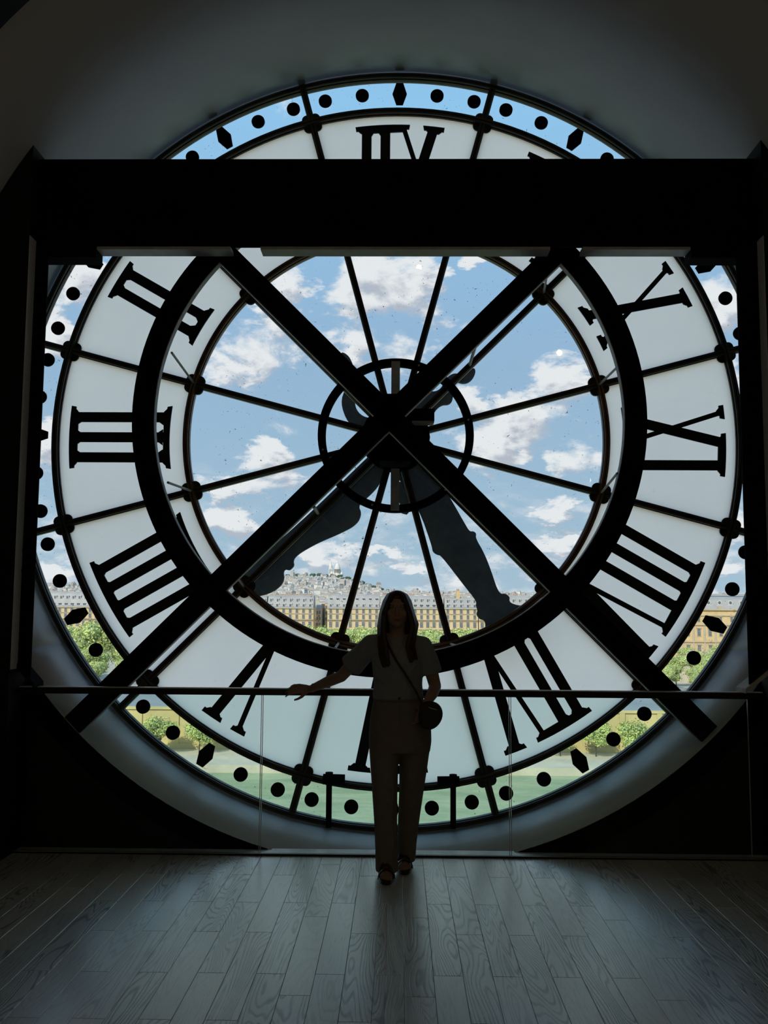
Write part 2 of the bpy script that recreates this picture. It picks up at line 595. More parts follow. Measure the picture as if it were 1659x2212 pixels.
        top, a = len(vs) - 1, 1 + (m - 2) * n
        fs += [(a + i, a + (i + 1) % n, top) for i in range(n)]
        out = []
        for v in vs:
            w = Vector((v.x * r[0], v.y * r[1], v.z * r[2]))
            if rot is not None:
                w = rot @ w
            out.append(Vector(c) + w)
        return self.add(out, fs, mi)

    def limb(self, pts, rad, n=14, mi=0):
        for i, p in enumerate(pts):
            self.ball(p, rad[i], n, mi)
            if i:
                self.tube(pts[i - 1], p, rad[i - 1], rad[i], n, mi)
        return self

    def loft(self, secs, n=24, mi=0):
        """stack of ellipses (cx, cy, z, rx, ry)"""
        vs = []
        for cx, cy, z, rx, ry in secs:
            vs += [(cx + rx * cos(2 * pi * i / n), cy + ry * sin(2 * pi * i / n), z) for i in range(n)]
        fs = []
        for j in range(len(secs) - 1):
            for i in range(n):
                fs.append((j * n + i, j * n + (i + 1) % n, (j + 1) * n + (i + 1) % n, (j + 1) * n + i))
        fs += [tuple(range(n - 1, -1, -1)), tuple((len(secs) - 1) * n + i for i in range(n))]
        return self.add(vs, fs, mi)

    def mesh(self, name, mats, org=(0, 0, 0), smooth=False):
        me = bpy.data.meshes.new(name)
        o = Vector(org)
        me.from_pydata([tuple(Vector(v) - o) for v in self.v], [], self.f)
        for k in (mats if isinstance(mats, (list, tuple)) else [mats]):
            me.materials.append(M[k])
        me.polygons.foreach_set('material_index', self.m)
        if smooth:
            me.polygons.foreach_set('use_smooth', [True] * len(me.polygons))
        me.update()
        bm = bmesh.new()
        bm.from_mesh(me)
        bmesh.ops.recalc_face_normals(bm, faces=bm.faces)
        bm.to_mesh(me)
        bm.free()
        return me

    def build(self, name, mats, parent=None, origin=None, smooth=False):
        org = ORG[parent.name] if parent is not None else Vector(origin or (0, 0, 0))
        return link(name, self.mesh(name, mats, org, smooth), parent, None if parent is not None else org)


def link(name, me, parent=None, loc=None, rot=None, scale=None):
    o = bpy.data.objects.new(name, me)
    COL.objects.link(o)
    if parent is not None:
        o.parent = parent
        ORG[o.name] = ORG[parent.name].copy()
        if loc is not None:
            o.location = Vector(loc) - ORG[parent.name]
    else:
        o.location = loc or (0, 0, 0)
        ORG[o.name] = Vector(loc or (0, 0, 0))
    if rot is not None:
        o.rotation_euler = rot
    if scale is not None:
        o.scale = scale
    return o


def skin_over(mb, voxel, smooth=4):
    """one continuous surface grown over overlapping solids"""
    me = bpy.data.meshes.new('raw')
    me.from_pydata(mb.v, [], mb.f)
    tmp = bpy.data.objects.new('raw', me)
    COL.objects.link(tmp)
    r = tmp.modifiers.new('r', 'REMESH')
    r.mode = 'VOXEL'
    r.voxel_size = voxel
    if smooth:
        s = tmp.modifiers.new('s', 'SMOOTH')
        s.iterations = smooth
        s.factor = .5
    dg = bpy.context.evaluated_depsgraph_get()
    out = bpy.data.meshes.new_from_object(tmp.evaluated_get(dg))
    bpy.data.objects.remove(tmp)
    bpy.data.meshes.remove(me)
    return out


def grown(name, mb, voxel, mk, parent, smooth=4):
    me = skin_over(mb, voxel, smooth)
    me.name = name
    me.materials.clear()
    me.materials.append(M[mk])
    o = ORG[parent.name]
    me.transform(Matrix.Translation(-o))
    me.polygons.foreach_set('use_smooth', [True] * len(me.polygons))
    me.polygons.foreach_set('material_index', [0] * len(me.polygons))
    return link(name, me, parent)


def struct(name, mb, mats, label, cat, origin=None, smooth=False):
    return tag(mb.build(name, mats, None, origin, smooth), label, cat, None, 'structure')


# ------------------------------------------------------------------ the room
AX, AZ = -.032, 2.844        # axis of the round window
RW = 2.942                   # its radius
YC = 7.25                    # plane of the dial
YW = 6.27                    # plane of the low dark wall
YA = 5.03                    # front of the vault

# floor of oak planks
fl = thing('floor', (0, 4, 0), 'dark grey stained oak plank floor before the clock window', 'floor', None, 'structure')
MB().box(-4.2, 4.2, -2.6, 6.16, -.2, -.016).build('floor_bed', 'oak', fl)
MB().box(-4.2, 4.2, -2.6, 2.1, -.016, 0).build('floor_back', 'oak', fl)
PW, PL = .1255, .98


def plank_mesh(length):
    mb = MB()
    h, l, c = PW / 2 - .0006, length / 2 - .0007, .0016
    vs = [(sx * h, sy * l, -.0155) for sx, sy in ((-1, -1), (1, -1), (1, 1), (-1, 1))]
    vs += [(sx * h, sy * l, -c) for sx, sy in ((-1, -1), (1, -1), (1, 1), (-1, 1))]
    vs += [(sx * (h - c), sy * (l - c), 0) for sx, sy in ((-1, -1), (1, -1), (1, 1), (-1, 1))]
    fs = [(3, 2, 1, 0), (8, 9, 10, 11)]
    for k in (0, 4):
        fs += [(k + i, k + (i + 1) % 4, k + 4 + (i + 1) % 4, k + 4 + i) for i in range(4)]
    mb.add(vs, fs)
    return mb.mesh('plank', 'oak')


plank_cache = {}
for i in range(-23, 24):
    xc = -.2228 + PW * (i + .5)
    start = 5.716 if i % 2 == 0 else 5.20
    if random.random() < .12:
        start += .24
    ends = [6.158]
    y = start
    while y > 2.1 + .15:
        ends.append(y)
        y -= PL
    ends.append(2.1)
    for a, b in zip(ends[:-1], ends[1:]):
        L = round(a - b, 3)
        if L not in plank_cache:
            plank_cache[L] = plank_mesh(L)
        link('plank', plank_cache[L], fl, (xc, (a + b) / 2, 0))

# walls
N = 96
arch = []
for i in range(73):
    a = radians(-90 + 180 * i / 72)
    arch.append((AX + RW * sin(a), AZ + RW * cos(a)))
up = MB()
for i in range(72):
    q = []
    for x, z in (arch[i], arch[i + 1]):
        q.append((x, z, max(-4.2, min(4.2, AX + (x - AX) * 1.46)), AZ + (8.0 - AZ) * min(1, (z - AZ) / RW * 1.7 + .0)))
    (x0, z0, u0, w0), (x1, z1, u1, w1) = q
    up.prism([(x0, z0), (x1, z1), (u1, w1), (u0, w0)], YA - .15, YA)
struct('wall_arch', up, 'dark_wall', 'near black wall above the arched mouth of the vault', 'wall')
struct('ceiling', MB().ring(RW, RW + .14, -90, 90, YA, 7.34, 72, AX, AZ), 'vault', 'plain grey barrel vault curving over the clock', 'ceiling', None, True)
rv = MB().ring(RW, RW + .14, 90, 122.5, YW - .02, 7.34, 16, AX, AZ)
rv2 = MB().ring(RW, RW + .14, 237.5, 270, YW - .02, 7.34, 16, AX, AZ)
struct('trim_1', rv, 'reveal', 'smooth grey curved window reveal right of the clock', 'reveal', None, True)
struct('trim_2', rv2, 'reveal', 'smooth grey curved window reveal left of the clock', 'reveal', None, True)
struct('trim_3', MB().ring(RW, RW + .14, 122.5, 237.5, YW, 7.34, 64, AX, AZ), 'rough_reveal', 'scuffed violet grey curved reveal below the clock', 'reveal', None, True)
low = []
for i in range(81):
    a = radians(90 + 180 * i / 80)
    low.append((AX + (RW + .001) * sin(a), AZ + (RW + .001) * cos(a)))
lw = MB()
left = [p for p in low if p[0] <= AX - .70]
right = [p for p in low if p[0] >= AX + .70]
lw.prism([(4.2, AZ)] + right + [(right[-1][0], -.2), (4.2, -.2)], YW, YW + .1)
lw.prism(left + [(-4.2, AZ), (-4.2, -.2), (left[0][0], -.2)], YW, YW + .1)
lw.box(AX - .75, AX + .75, YW, YW + .1, -.3, -.115)
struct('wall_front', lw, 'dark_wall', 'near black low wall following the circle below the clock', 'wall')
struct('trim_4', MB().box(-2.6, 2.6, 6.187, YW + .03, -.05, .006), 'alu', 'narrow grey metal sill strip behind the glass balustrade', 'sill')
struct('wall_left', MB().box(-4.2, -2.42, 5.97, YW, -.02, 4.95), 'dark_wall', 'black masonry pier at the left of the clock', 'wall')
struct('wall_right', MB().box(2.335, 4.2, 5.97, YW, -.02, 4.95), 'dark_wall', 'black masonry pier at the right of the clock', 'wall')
struct('pier_lit_side_left', MB().box(-2.421, -2.417, 5.975, 6.082, 1.15, 3.95), 'reveal', 'window light on the side of the left pier, put in as a pale strip', 'trim')  # pale plate imitates the lit side of the black pier
struct('pier_lit_side_right', MB().box(2.332, 2.336, 5.975, 6.082, 1.15, 3.95), 'reveal', 'window light on the side of the right pier, put in as a pale strip', 'trim')  # same pale plate for the lit side of this pier
side = MB().box(-4.2, -2.98, YA - .15, 6.0, -.02, AZ + .02).box(2.92, 4.2, YA - .15, 6.0, -.02, AZ + .02)
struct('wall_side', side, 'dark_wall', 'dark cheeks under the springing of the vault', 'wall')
room = MB().box(-4.3, -4.2, -2.7, YW, -.2, 8.1).box(4.2, 4.3, -2.7, YW, -.2, 8.1)
struct('wall_room', room, 'room_wall', 'dark side walls of the room behind the camera', 'wall')
struct('wall_back', MB().box(-4.3, 4.3, -2.7, -2.6, -.2, 8.1), 'room_wall', 'dark rear wall opposite the clock', 'wall')
struct('roof', MB().box(-4.3, 4.3, -2.7, YA, 8.0, 8.1), 'room_wall', 'dark flat ceiling of the room before the vault', 'ceiling')
fac = MB()
fac.ring(RW + .02, RW + 3.2, 0, 360, 7.3, 7.36, 96, AX, AZ)
struct('wall_outer', fac, 'room_wall', 'outer stone face of the building around the dial', 'wall')

# steel beam and columns in front of the dial
bm_ = thing('beam', (0, 6.1, 3.92), 'wide black steel beam crossing in front of the upper clock', 'beam', None, 'structure')
MB().box(-2.62, 2.50, 6.10, 6.13, 3.925, 4.527).box(-2.62, 2.50, 6.115, 6.235, 4.49, 4.52).build('beam_web', 'black_steel', bm_)
MB().box(-2.02, -1.13, 6.105, 6.232, 3.905, 3.93).box(-.93, .985, 6.105, 6.232, 3.905, 3.93).box(1.20, 1.905, 6.105, 6.232, 3.905, 3.93).build('beam_flange', 'beam_lit_lip', bm_)
MB().box(-2.42, -2.02, 6.09, 6.235, 3.845, 3.93).box(1.905, 2.335, 6.09, 6.235, 3.845, 3.93).build('bearing_block', 'black_steel', bm_)

rivet = MB().ball((0, 0, 0), (.011, .007, .011), 10).mesh('rivet', 'black_steel', smooth=True)
for sgn, xin, xout, nm in ((-1, -2.335, -2.42, 'left'), (1, 2.195, 2.335, 'right')):
    pl = thing('pillar', ((xin + xout) / 2, 6.1, 1.1), 'riveted black steel column against the %s pier' % nm, 'column', None, 'structure')
    a, b = sorted((xin, xout))
    lo_in, lo_out = 1.07, 1.17
    z_a, z_b = (lo_out, lo_in) if sgn < 0 else (lo_in, lo_out)
    MB().prism([(a, z_a), (b, z_b), (b, 3.93), (a, 3.93)], 6.085, 6.10).build('flange', 'black_steel', pl)
    wx = xin + sgn * .07
    a2, b2 = sorted((wx, wx + sgn * .012))
    MB().box(a2, b2, 6.10, 6.25, 1.16, 3.93).build('web', 'black_steel', pl)
    MB().prism([(a - .03, 1.19 if sgn < 0 else 1.03), (b + .03, 1.03 if sgn < 0 else 1.19), (b + .03, 1.06 if sgn < 0 else 1.22), (a - .03, 1.22 if sgn < 0 else 1.06)], 6.07, 6.24).build('foot_plate', 'edge_steel' if sgn > 0 else 'black_steel', pl)
    for k in range(26):
        link('rivet', rivet, pl, (xin + sgn * .052, 6.083, 1.24 + k * .104))
    for zz in (1.77, 1.90):
        link('bolt', rivet, pl, (xout - sgn * .012, 6.08, zz), None, (1.3, 1.3, 1.3))

# ------------------------------------------------------------------ the clock
ck = thing('tower_clock', (AX, YC, AZ), 'giant see-through tower clock dial seen from behind with milk glass numeral ring', 'clock')
CO = Vector((AX, YC, AZ))


def cbuild(mb, name, mats, parent=ck, smooth=False):
    me = mb.mesh(name, mats, (0, 0, 0), smooth)
    return link(name, me, parent)


NODES = [15 + 30 * k for k in range(12)]
# rings of the frame: flat bar with raised ribs either side of a groove
def frame_ring(r0, r1, name, mk):
    w = r1 - r0
    mb = MB().ring(r0, r1, 0, 360, -.02, .03, 180)
    mb.ring(r0 + .12 * w, r0 + .42 * w, 0, 360, -.05, -.018, 180)
    mb.ring(r0 + .58 * w, r0 + .88 * w, 0, 360, -.05, -.018, 180)
    return cbuild(mb, name, mk)


frame_ring(2.893, 2.941, 'outer_ring', 'bar_brown')
frame_ring(2.597, 2.652, 'numeral_ring', 'bar_brown')
frame_ring(1.590, 1.640, 'inner_ring', 'bar_inner')


def bar_mesh(r0, r1, w, name, mk):
    mb = MB()
    h = w / 2
    mb.box(-h, h, -.018, .03, r0, r1)
    mb.box(-.40 * w, -.08 * w, -.048, -.016, r0, r1)
    mb.box(.08 * w, .40 * w, -.048, -.016, r0, r1)
    return mb.mesh(name, mk)


b_out, b_mid, b_in = bar_mesh(2.645, 2.895, .052, 'glazing_bar', 'bar_brown'), bar_mesh(1.635, 2.60, .052, 'glazing_bar', 'bar_brown'), bar_mesh(.25, 1.595, .05, 'spoke', 'bar_brown')
b_warm = bar_mesh(1.635, 1.95, .0525, 'glazing_bar', 'bar_inner')
boss_me = MB()
for ang in (45, 135, 225, 315):
    boss_me.tube((.046 * cos(radians(ang)), -.014, .046 * sin(radians(ang))), (.046 * cos(radians(ang)), .012, .046 * sin(radians(ang))), .041, None, 20)
boss_me = boss_me.mesh('boss', 'boss')
for t in NODES:
    rot = (0, radians(t), 0)
    for me in (b_out, b_mid, b_in):
        o = link(me.name, me, ck)
        o.rotation_euler = rot
    for r in (1.615, 2.625):
        o = link('boss', boss_me, ck)
        o.location = (r * sin(radians(t)), 0, r * cos(radians(t)))
        o.rotation_euler = rot
# panes
for k in range(12):
    t = 30 * k
    o = cbuild(MB().sector(.24, 1.60, t - 15, t + 15, .01, 8), 'clear_pane', 'clear')
    o = cbuild(MB().sector(2.64, 2.90, t - 15, t + 15, .01, 12), 'minute_pane', 'clear')
    o = cbuild(MB().sector(1.63, 2.605, t - 15, t + 15, .0, 10), 'numeral_pane', 'milk')
# hub
hub = MB().ring(.02, .262, 0, 360, -.06, .05, 24).ring(.18, .25, 0, 360, -.085, -.05, 24)
cbuild(hub, 'hub', 'black_steel')
# minute markers
dot = MB().tube((0, -.012, 0), (0, .006, 0), .0525, None, 28).mesh('minute_dot', 'marker')
dia = MB().prism([(-.028, .089), (.028, .089), (.057, .0), (.026, -.089), (-.026, -.089), (-.057, .0)], -.012, .006).mesh('hour_marker', 'marker')
RD = 2.781
for k in range(12):
    for da in (-12.3, -6.15, 0, 6.15, 12.3):
        a = radians(30 * k + .34 + da)
        r = RD if da else 2.778
        o = link('hour_marker' if da == 0 else 'minute_dot', dia if da == 0 else dot, ck)
        o.location = (r * sin(a), -.006, r * cos(a))
        o.rotation_euler = (0, a, 0)
# numerals, as seen from behind: u to the right along the rim, v outwards
VI, VO = 1.745, 2.522
SW, TW, BH, SO = .077, .037, .058, .05


def bend(u, v):
    return (u, sqrt(max(v * v - u * u, 0)))


def numeral(strokes, diag, bands_o, bands_i, t):
    """strokes: I centres; diag: (u outer, u inner, width); bands: serif spans at the outer and inner end"""
    mb = MB()
    lay = [0]

    def poly(pts):
        y = -.014 - .0003 * lay[0]
        lay[0] += 1
        mb.prism([bend(u, v) for u, v in pts], y, -.001)
    for u in strokes:
        poly([(u - SW / 2, VI + .01), (u - SW / 2, VO - .01), (u + SW / 2, VO - .01), (u + SW / 2, VI + .01)])
    for uo, ui, w in diag:
        h = w / 2 * 1.02
        poly([(ui - h, VI + .01), (uo - h, VO - .01), (uo + h, VO - .01), (ui + h, VI + .01)])
    for (a, b), top in [(s, True) for s in bands_o] + [(s, False) for s in bands_i]:
        n = max(1, int((b - a) / .06))
        e, f = (VO, -1) if top else (VI, 1)
        edge = [(a + (b - a) * i / n, e) for i in range(n + 1)]
        back = [(b - .006, e + f * BH * .62), (b - .022, e + f * BH * .62), (b - SO + .004, e + f * BH), (a + SO - .004, e + f * BH), (a + .022, e + f * BH * .62), (a + .006, e + f * BH * .62)]
        poly(edge + back)
    # little brackets where strokes meet a shared serif
    for i in range(len(strokes) - 1):
        s0, s1 = sorted(strokes[i:i + 2])
        a, b = s0 + SW / 2, s1 - SW / 2
        if b - a > .12:
            continue
        for e, f, bs in ((VO, -1, bands_o), (VI, 1, bands_i)):
            if any(x0 < a and x1 > b for x0, x1 in bs):
                poly([(a, e + f * BH * .9), (a, e + f * (BH + .028)), (a + .024, e + f * BH * .9)])
                poly([(b, e + f * BH * .9), (b, e + f * (BH + .028)), (b - .024, e + f * BH * .9)])
    o = cbuild(mb, 'numeral', 'numeral')
    o.rotation_euler = (0, radians(t), 0)
    return o


E = SW / 2 + SO
numeral([0], [], [(-E, E)], [(-E, E)], -30)
numeral([-.078, .078], [], [(-.078 - E, .078 + E)], [(-.078 - E, .078 + E)], -60)
numeral([-.157, 0, .157], [], [(-.157 - E, .157 + E)], [(-.157 - E, .157 + E)], -90)
numeral([-.235, -.078, .078, .235], [], [(-.235 - E, .235 + E)], [(-.235 - E, .235 + E)], -120)
numeral([], [(.13, .01, SW), (-.10, .005, TW)], [(.045, .215), (-.16, -.04)], [], -150)
numeral([-.165], [(.258, .105, SW), (.02, .10, TW)], [(.172, .345), (-.165 - E, .085)], [(-.165 - E, -.165 + E)], 180)
numeral([-.03, -.16], [(.39, .205, SW), (.15, .20, TW)], [(.305, .475), (-.25, .217)], [(-.25, .06)], 150)
numeral([.05, -.108, -.266], [(.46, .252, SW), (.215, .246, TW)], [(.372, .548), (-.353, .283)], [(-.353, .14)], 120)
numeral([.20], [(.03, -.16, SW), (-.213, .03, TW)], [(-.268, -.158), (-.05, .288)], [(-.245, -.075), (-.03, .288)], 90)
numeral([], [(.157, -.105, SW), (-.115, .14, TW)], [(.075, .240), (-.172, -.055)], [(-.190, -.02), (.078, .205)], 60)
numeral([-.16], [(.235, .03, SW), (.02, .25, TW)], [(.155, .32), (-.248, .075)], [(-.248, .115), (.19, .31)], 30)
numeral([-.243, -.095], [(.29, .06, SW), (.045, .29, TW)], [(.205, .375), (-.333, .10)], [(-.333, .145), (.23, .35)], 0)


# hands, outside the glass
def outline_hand(name, pts):
    q = list(pts)
    for _ in range(2):
        q = [p for i in range(len(q)) for a, b in ((q[i], q[(i + 1) % len(q)]),) for p in ((a[0] * .75 + b[0] * .25, a[1] * .75 + b[1] * .25), (a[0] * .25 + b[0] * .75, a[1] * .25 + b[1] * .75))]
    mb = MB().prism([(x - AX, z - AZ) for x, z in q], .27, .31)
    return cbuild(mb, name, 'hand_paint')


minute = outline_hand('minute_hand', [(.079, 2.663), (.0, 2.75), (.0, 2.95), (.10, 3.04), (.18, 2.99), (.25, 3.02), (.27, 3.11), (.33, 3.17), (.40, 3.17), (.43, 3.23), (.40, 3.30), (.45, 3.36), (.51, 3.34), (.565, 3.36), (.605, 3.42), (.60, 3.47), (.56, 3.46), (.50, 3.41), (.43, 3.43), (.36, 3.38), (.33, 3.30), (.27, 3.27), (.20, 3.29), (.12, 3.22), (-.02, 3.16), (-.14, 3.02), (-.16, 2.85),
                       (.0, 2.55), (.154, 2.329), (.258, 2.035), (.262, 1.99), (.30, 1.965), (.33, 1.962), (.50, 1.74), (.612, 1.60), (.600, 1.57), (.618, 1.535), (.605, 1.50), (.632, 1.462), (.672, 1.455), (.68, 1.40), (.647, 1.32), (.63, 1.22), (.72, 1.20), (1.10, 1.52), (1.01, 1.559), (.902, 1.580), (.862, 1.602), (.868, 1.640), (.828, 1.668), (.800, 1.66), (.770, 1.695), (.72, 1.85), (.667, 1.985), (.600, 2.100), (.608, 2.135), (.584, 2.155), (.555, 2.150), (.521, 2.205), (.40, 2.42), (.227, 2.701)][::-1])
hour = outline_hand('hour_hand', [(-.12, 2.86), (-.217, 2.78), (-.42, 2.58), (-.70, 2.30), (-1.05, 1.98), (-1.25, 1.80), (-1.275, 1.72), (-1.24, 1.64), (-1.177, 1.622), (-1.08, 1.635), (-.995, 1.665), (-.930, 1.715), (-.905, 1.77), (-.915, 1.82), (-.900, 1.845), (-.870, 1.835), (-.850, 1.848), (-.828, 1.875), (-.838, 1.910), (-.820, 1.945), (-.76, 1.99), (-.634, 2.060), (-.451, 2.138), (-.335, 2.205), (-.298, 2.290), (-.33, 2.36), (-.24, 2.43), (-.16, 2.52), (-.087, 2.681), (.0, 2.80),
                     (.0, 2.95), (-.08, 3.05), (-.18, 3.10), (-.25, 3.05), (-.34, 3.10), (-.37, 3.20), (-.33, 3.28), (-.27, 3.32), (-.29, 3.38), (-.36, 3.43), (-.39, 3.52), (-.42, 3.57), (-.47, 3.60), (-.485, 3.57), (-.44, 3.50), (-.42, 3.42), (-.44, 3.30), (-.48, 3.18), (-.42, 3.02), (-.30, 2.94), (-.2, 2.92)][::-1])
cbuild(MB().tube((0, -.1, 0), (0, .36, 0), .07, None, 20), 'hand_axle', 'black_steel')
pend = MB().prism([(.06, -.30), (.11, -.40), (.115, -.53), (.09, -.56), (.05, -.55), (.02, -.42), (.0, -.30)], .275, .30)
cbuild(pend, 'hand_tail', 'hand_paint')

# motor case and its carrying ring
mg = MB().ring(.53, .588, 0, 360, -.16, -.10, 96)
cbuild(mg, 'carrier_ring', 'black_steel')
cbuild(MB().box(-.005 - .03, .030, -.185, -.165, .28, .56), 'carrier_strap', 'galv')
cbuild(MB().box(-.035, .030, -.185, -.165, -.575, -.26), 'carrier_strap', 'galv')
cbuild(MB().box(-.115, .105, -.40, -.10, -.24, .26).box(-.108, .112, -.46, -.40, -.245, -.135), 'motor_case', 'marker')
sr = MB().box(.10, .285, -.33, -.22, .075, .165)
cbuild(sr, 'gear_box', 'black_steel')
cbuild(MB().box(.12, .28, -.335, -.225, .058, .073), 'gear_box_plate', 'edge_steel')
for k in range(6):
    a = radians(-162 + 60 * k if k < 3 else 18 + 60 * (k - 3))
    o = cbuild(MB().tube((0, -.168, 0), (0, -.155, 0), .008, None, 8), 'ring_bolt', 'alu')
    o.location = (.559 * sin(a), 0, .559 * cos(a))
# clamps with drop bars at the foot of the dial
for cx_, sd in ((-.475, 1), (.435, -1)):
    zt = -sqrt(2.60 ** 2 - cx_ ** 2)
    cbuild(MB().box(cx_ - .02, cx_ + .02, -.10, -.06, -2.895, zt + .04), 'drop_bar', 'black_steel')
    cbuild(MB().tube((cx_ - .045 * sd, -.085, zt + .005), (cx_ + .115 * sd, -.085, zt - .012 * sd * 0 + .002), .038, None, 14).tube((cx_, -.085, zt - .035), (cx_, -.085, zt + .055), .028, None, 12), 'clamp', 'black_steel')

# ------------------------------------------------------------------ cross and ring that brace the dial
bf = thing('bracing_frame', (-.075, 6.33, 2.83), 'black steel cross and hoop bracing the clock from the room side', 'brace')
BX, BZ = -.072, 2.826
def arm(ang, length, name):
    s, c = sin(radians(ang)), cos(radians(ang))
    h = .070

    def P(r, w, y):
        return (BX + r * s + w * c, y, BZ + r * c - w * s)
    mb = MB()
    for (w0, w1, y0, y1, mi) in ((-h, h, 6.275, 6.287, 0), (-h, -h + .012, 6.287, 6.36, 0), (h - .012, h, 6.287, 6.36, 0)):
        vs = [P(r, w, y) for y in (y0, y1) for r in (0.0, length) for w in (w0, w1)]
        mb.add(vs, [(0, 1, 3, 2), (4, 6, 7, 5), (0, 4, 5, 1), (2, 3, 7, 6), (0, 2, 6, 4), (1, 5, 7, 3)], mi)
    # light on the channel edges, painted as pale strips
    for sgn in (-1, 1):
        w0, w1 = (h, h + .004) if sgn > 0 else (-h - .004, -h)
        vs = [P(r, w, y) for y in (6.30, 6.362) for r in (.07, length) for w in (w0, w1)]
        mb.add(vs, [(0, 1, 3, 2), (4, 6, 7, 5), (0, 4, 5, 1), (2, 3, 7, 6), (0, 2, 6, 4), (1, 5, 7, 3)], 1)
    return mb.build(name, ['black_steel', 'edge_steel'], bf)


arm(45, 1.66, 'arm')
arm(-45, 1.66, 'arm')
arm(135, 2.93, 'arm')
arm(225, 2.93, 'arm')
hoop = MB().ring(1.579, 1.724, 0, 360, 6.29, 6.302, 160, -.077, 2.818)
hoop.ring(1.713, 1.724, 0, 360, 6.302, 6.35, 160, -.077, 2.818)
hoop.build('hoop', 'black_steel', bf)
MB().ring(1.574, 1.5795, 0, 360, 6.295, 6.355, 160, -.077, 2.818).build('hoop_lit_side', 'edge_steel', bf)  # pale inner face painted as the side the dial lights
rodm = []
for t, p in ((-75, (-1.555, 6.33, 3.265)), (-105, (-1.555, 6.33, 2.375)), (75, (1.47, 6.33, 3.18)), (105, (1.45, 6.33, 2.45)), (45, (1.00, 6.34, 3.83)), (-45, (-1.1, 6.34, 3.80)), (135, (1.0, 6.34, 1.82)), (-135, (-1.12, 6.34, 1.80)), (165, (.38, 6.33, 1.30)), (195, (-.42, 6.33, 1.28))):
    e = (AX + 1.615 * sin(radians(t)), YC - .04, AZ + 1.615 * cos(radians(t)))
    MB().tube(p, e, .0085, None, 10).build('stay_rod', 'edge_steel', bf)
for t, r, q in ((45, .80, (.515, 6.34, 3.34)), (-135, .83, (-.575, 6.34, 2.22)), (-45, .75, (-.60, 6.34, 3.26)), (135, .80, (.49, 6.34, 2.18))):
    e = (AX + r * sin(radians(t)), YC - .045, AZ + r * cos(radians(t)))
    MB().tube(q, e, .012, None, 10).build('stay_rod', 'edge_steel', bf)

# ------------------------------------------------------------------ glass balustrade
gb = thing('glass_balustrade', (-.07, 6.16, 0), 'glass balustrade with dark bronze handrail across the foot of the clock', 'balustrade')
MB().box(-2.447, 2.296, 6.14, 6.185, .990, 1.030).build('handrail', 'rail', gb)
MB().box(-2.447, 2.296, 6.1385, 6.186, 1.0285, 1.034).build('rail_highlight', 'alu', gb)  # pale strip painted in as the highlight on the rail's top edge
MB().box(-2.60, 2.52, 6.140, 6.150, 0, .011).box(-2.60, 2.52, 6.150, 6.185, 0, .008).build('base_channel', 'shoe_channel', gb)
MB().box(-2.60, 2.52, 6.1445, 6.150, .0105, .0130).build('channel_edge', 'alu', gb)
for a, b in ((-2.44, -.873), (-.863, .700), (.712, 2.205)):
    gp = MB()
    gp.add([(a, 6.163, .012), (b, 6.163, .012), (b, 6.163, .991), (a, 6.163, .991)], [(0, 1, 2, 3)])
    g = gp.build('glass_panel', 'rail_glass', gb)
    for x in (a, b):
        MB().box(x - .0018, x + .0018, 6.158, 6.168, .012, .991).build('panel_edge', 'glass_edge', g)

# ------------------------------------------------------------------ lamps on the rear wall, mirrored in the dial
LAMPS = [(-1.43, 7.5), (2.86, 6.13), (.33, 7.71), (-3.66, 4.26), (3.05, 2.74), (3.34, 3.82), (-1.98, 1.18)]
names = ['upper left', 'upper right', 'topmost', 'far left', 'low right', 'right', 'lowest']
for (x, z), nm in zip(LAMPS, names):
    lt = thing('wall_lamp', (x, -2.6, z), 'small round warm wall lamp, the %s one on the rear wall' % nm, 'lamp', 'round lamps on the rear wall')
    MB().tube((x, -2.6, z), (x, -2.34, z), .062, None, 16).build('housing', 'lamp_body', lt)
    MB().tube((x, -2.341, z), (x, -2.32, z), .052, None, 16).build('bulb', 'lamp', lt)
# unseen glowing panels added behind the viewer to brighten the woman's front
for i, x in enumerate((-2.0, 2.0)):
    lt = thing('fill_panel', (x, -1.2, 7.9), 'added unseen warm fill panel over the %s of the room' % ('left' if i == 0 else 'right'), 'lamp')
    MB().box(x - .5, x + .5, -1.7, -.7, 7.93, 8.0).build('tray', 'lamp_body', lt)
    MB().box(x - .45, x + .45, -1.65, -.75, 7.915, 7.93).build('fill_surface', 'fill_glow', lt)

# ------------------------------------------------------------------ the woman at the rail
YB = 5.80
wm = thing('person', (0, YB, 0), 'woman in grey tee and loose taupe trousers leaning at the rail, long brown hair', 'person')

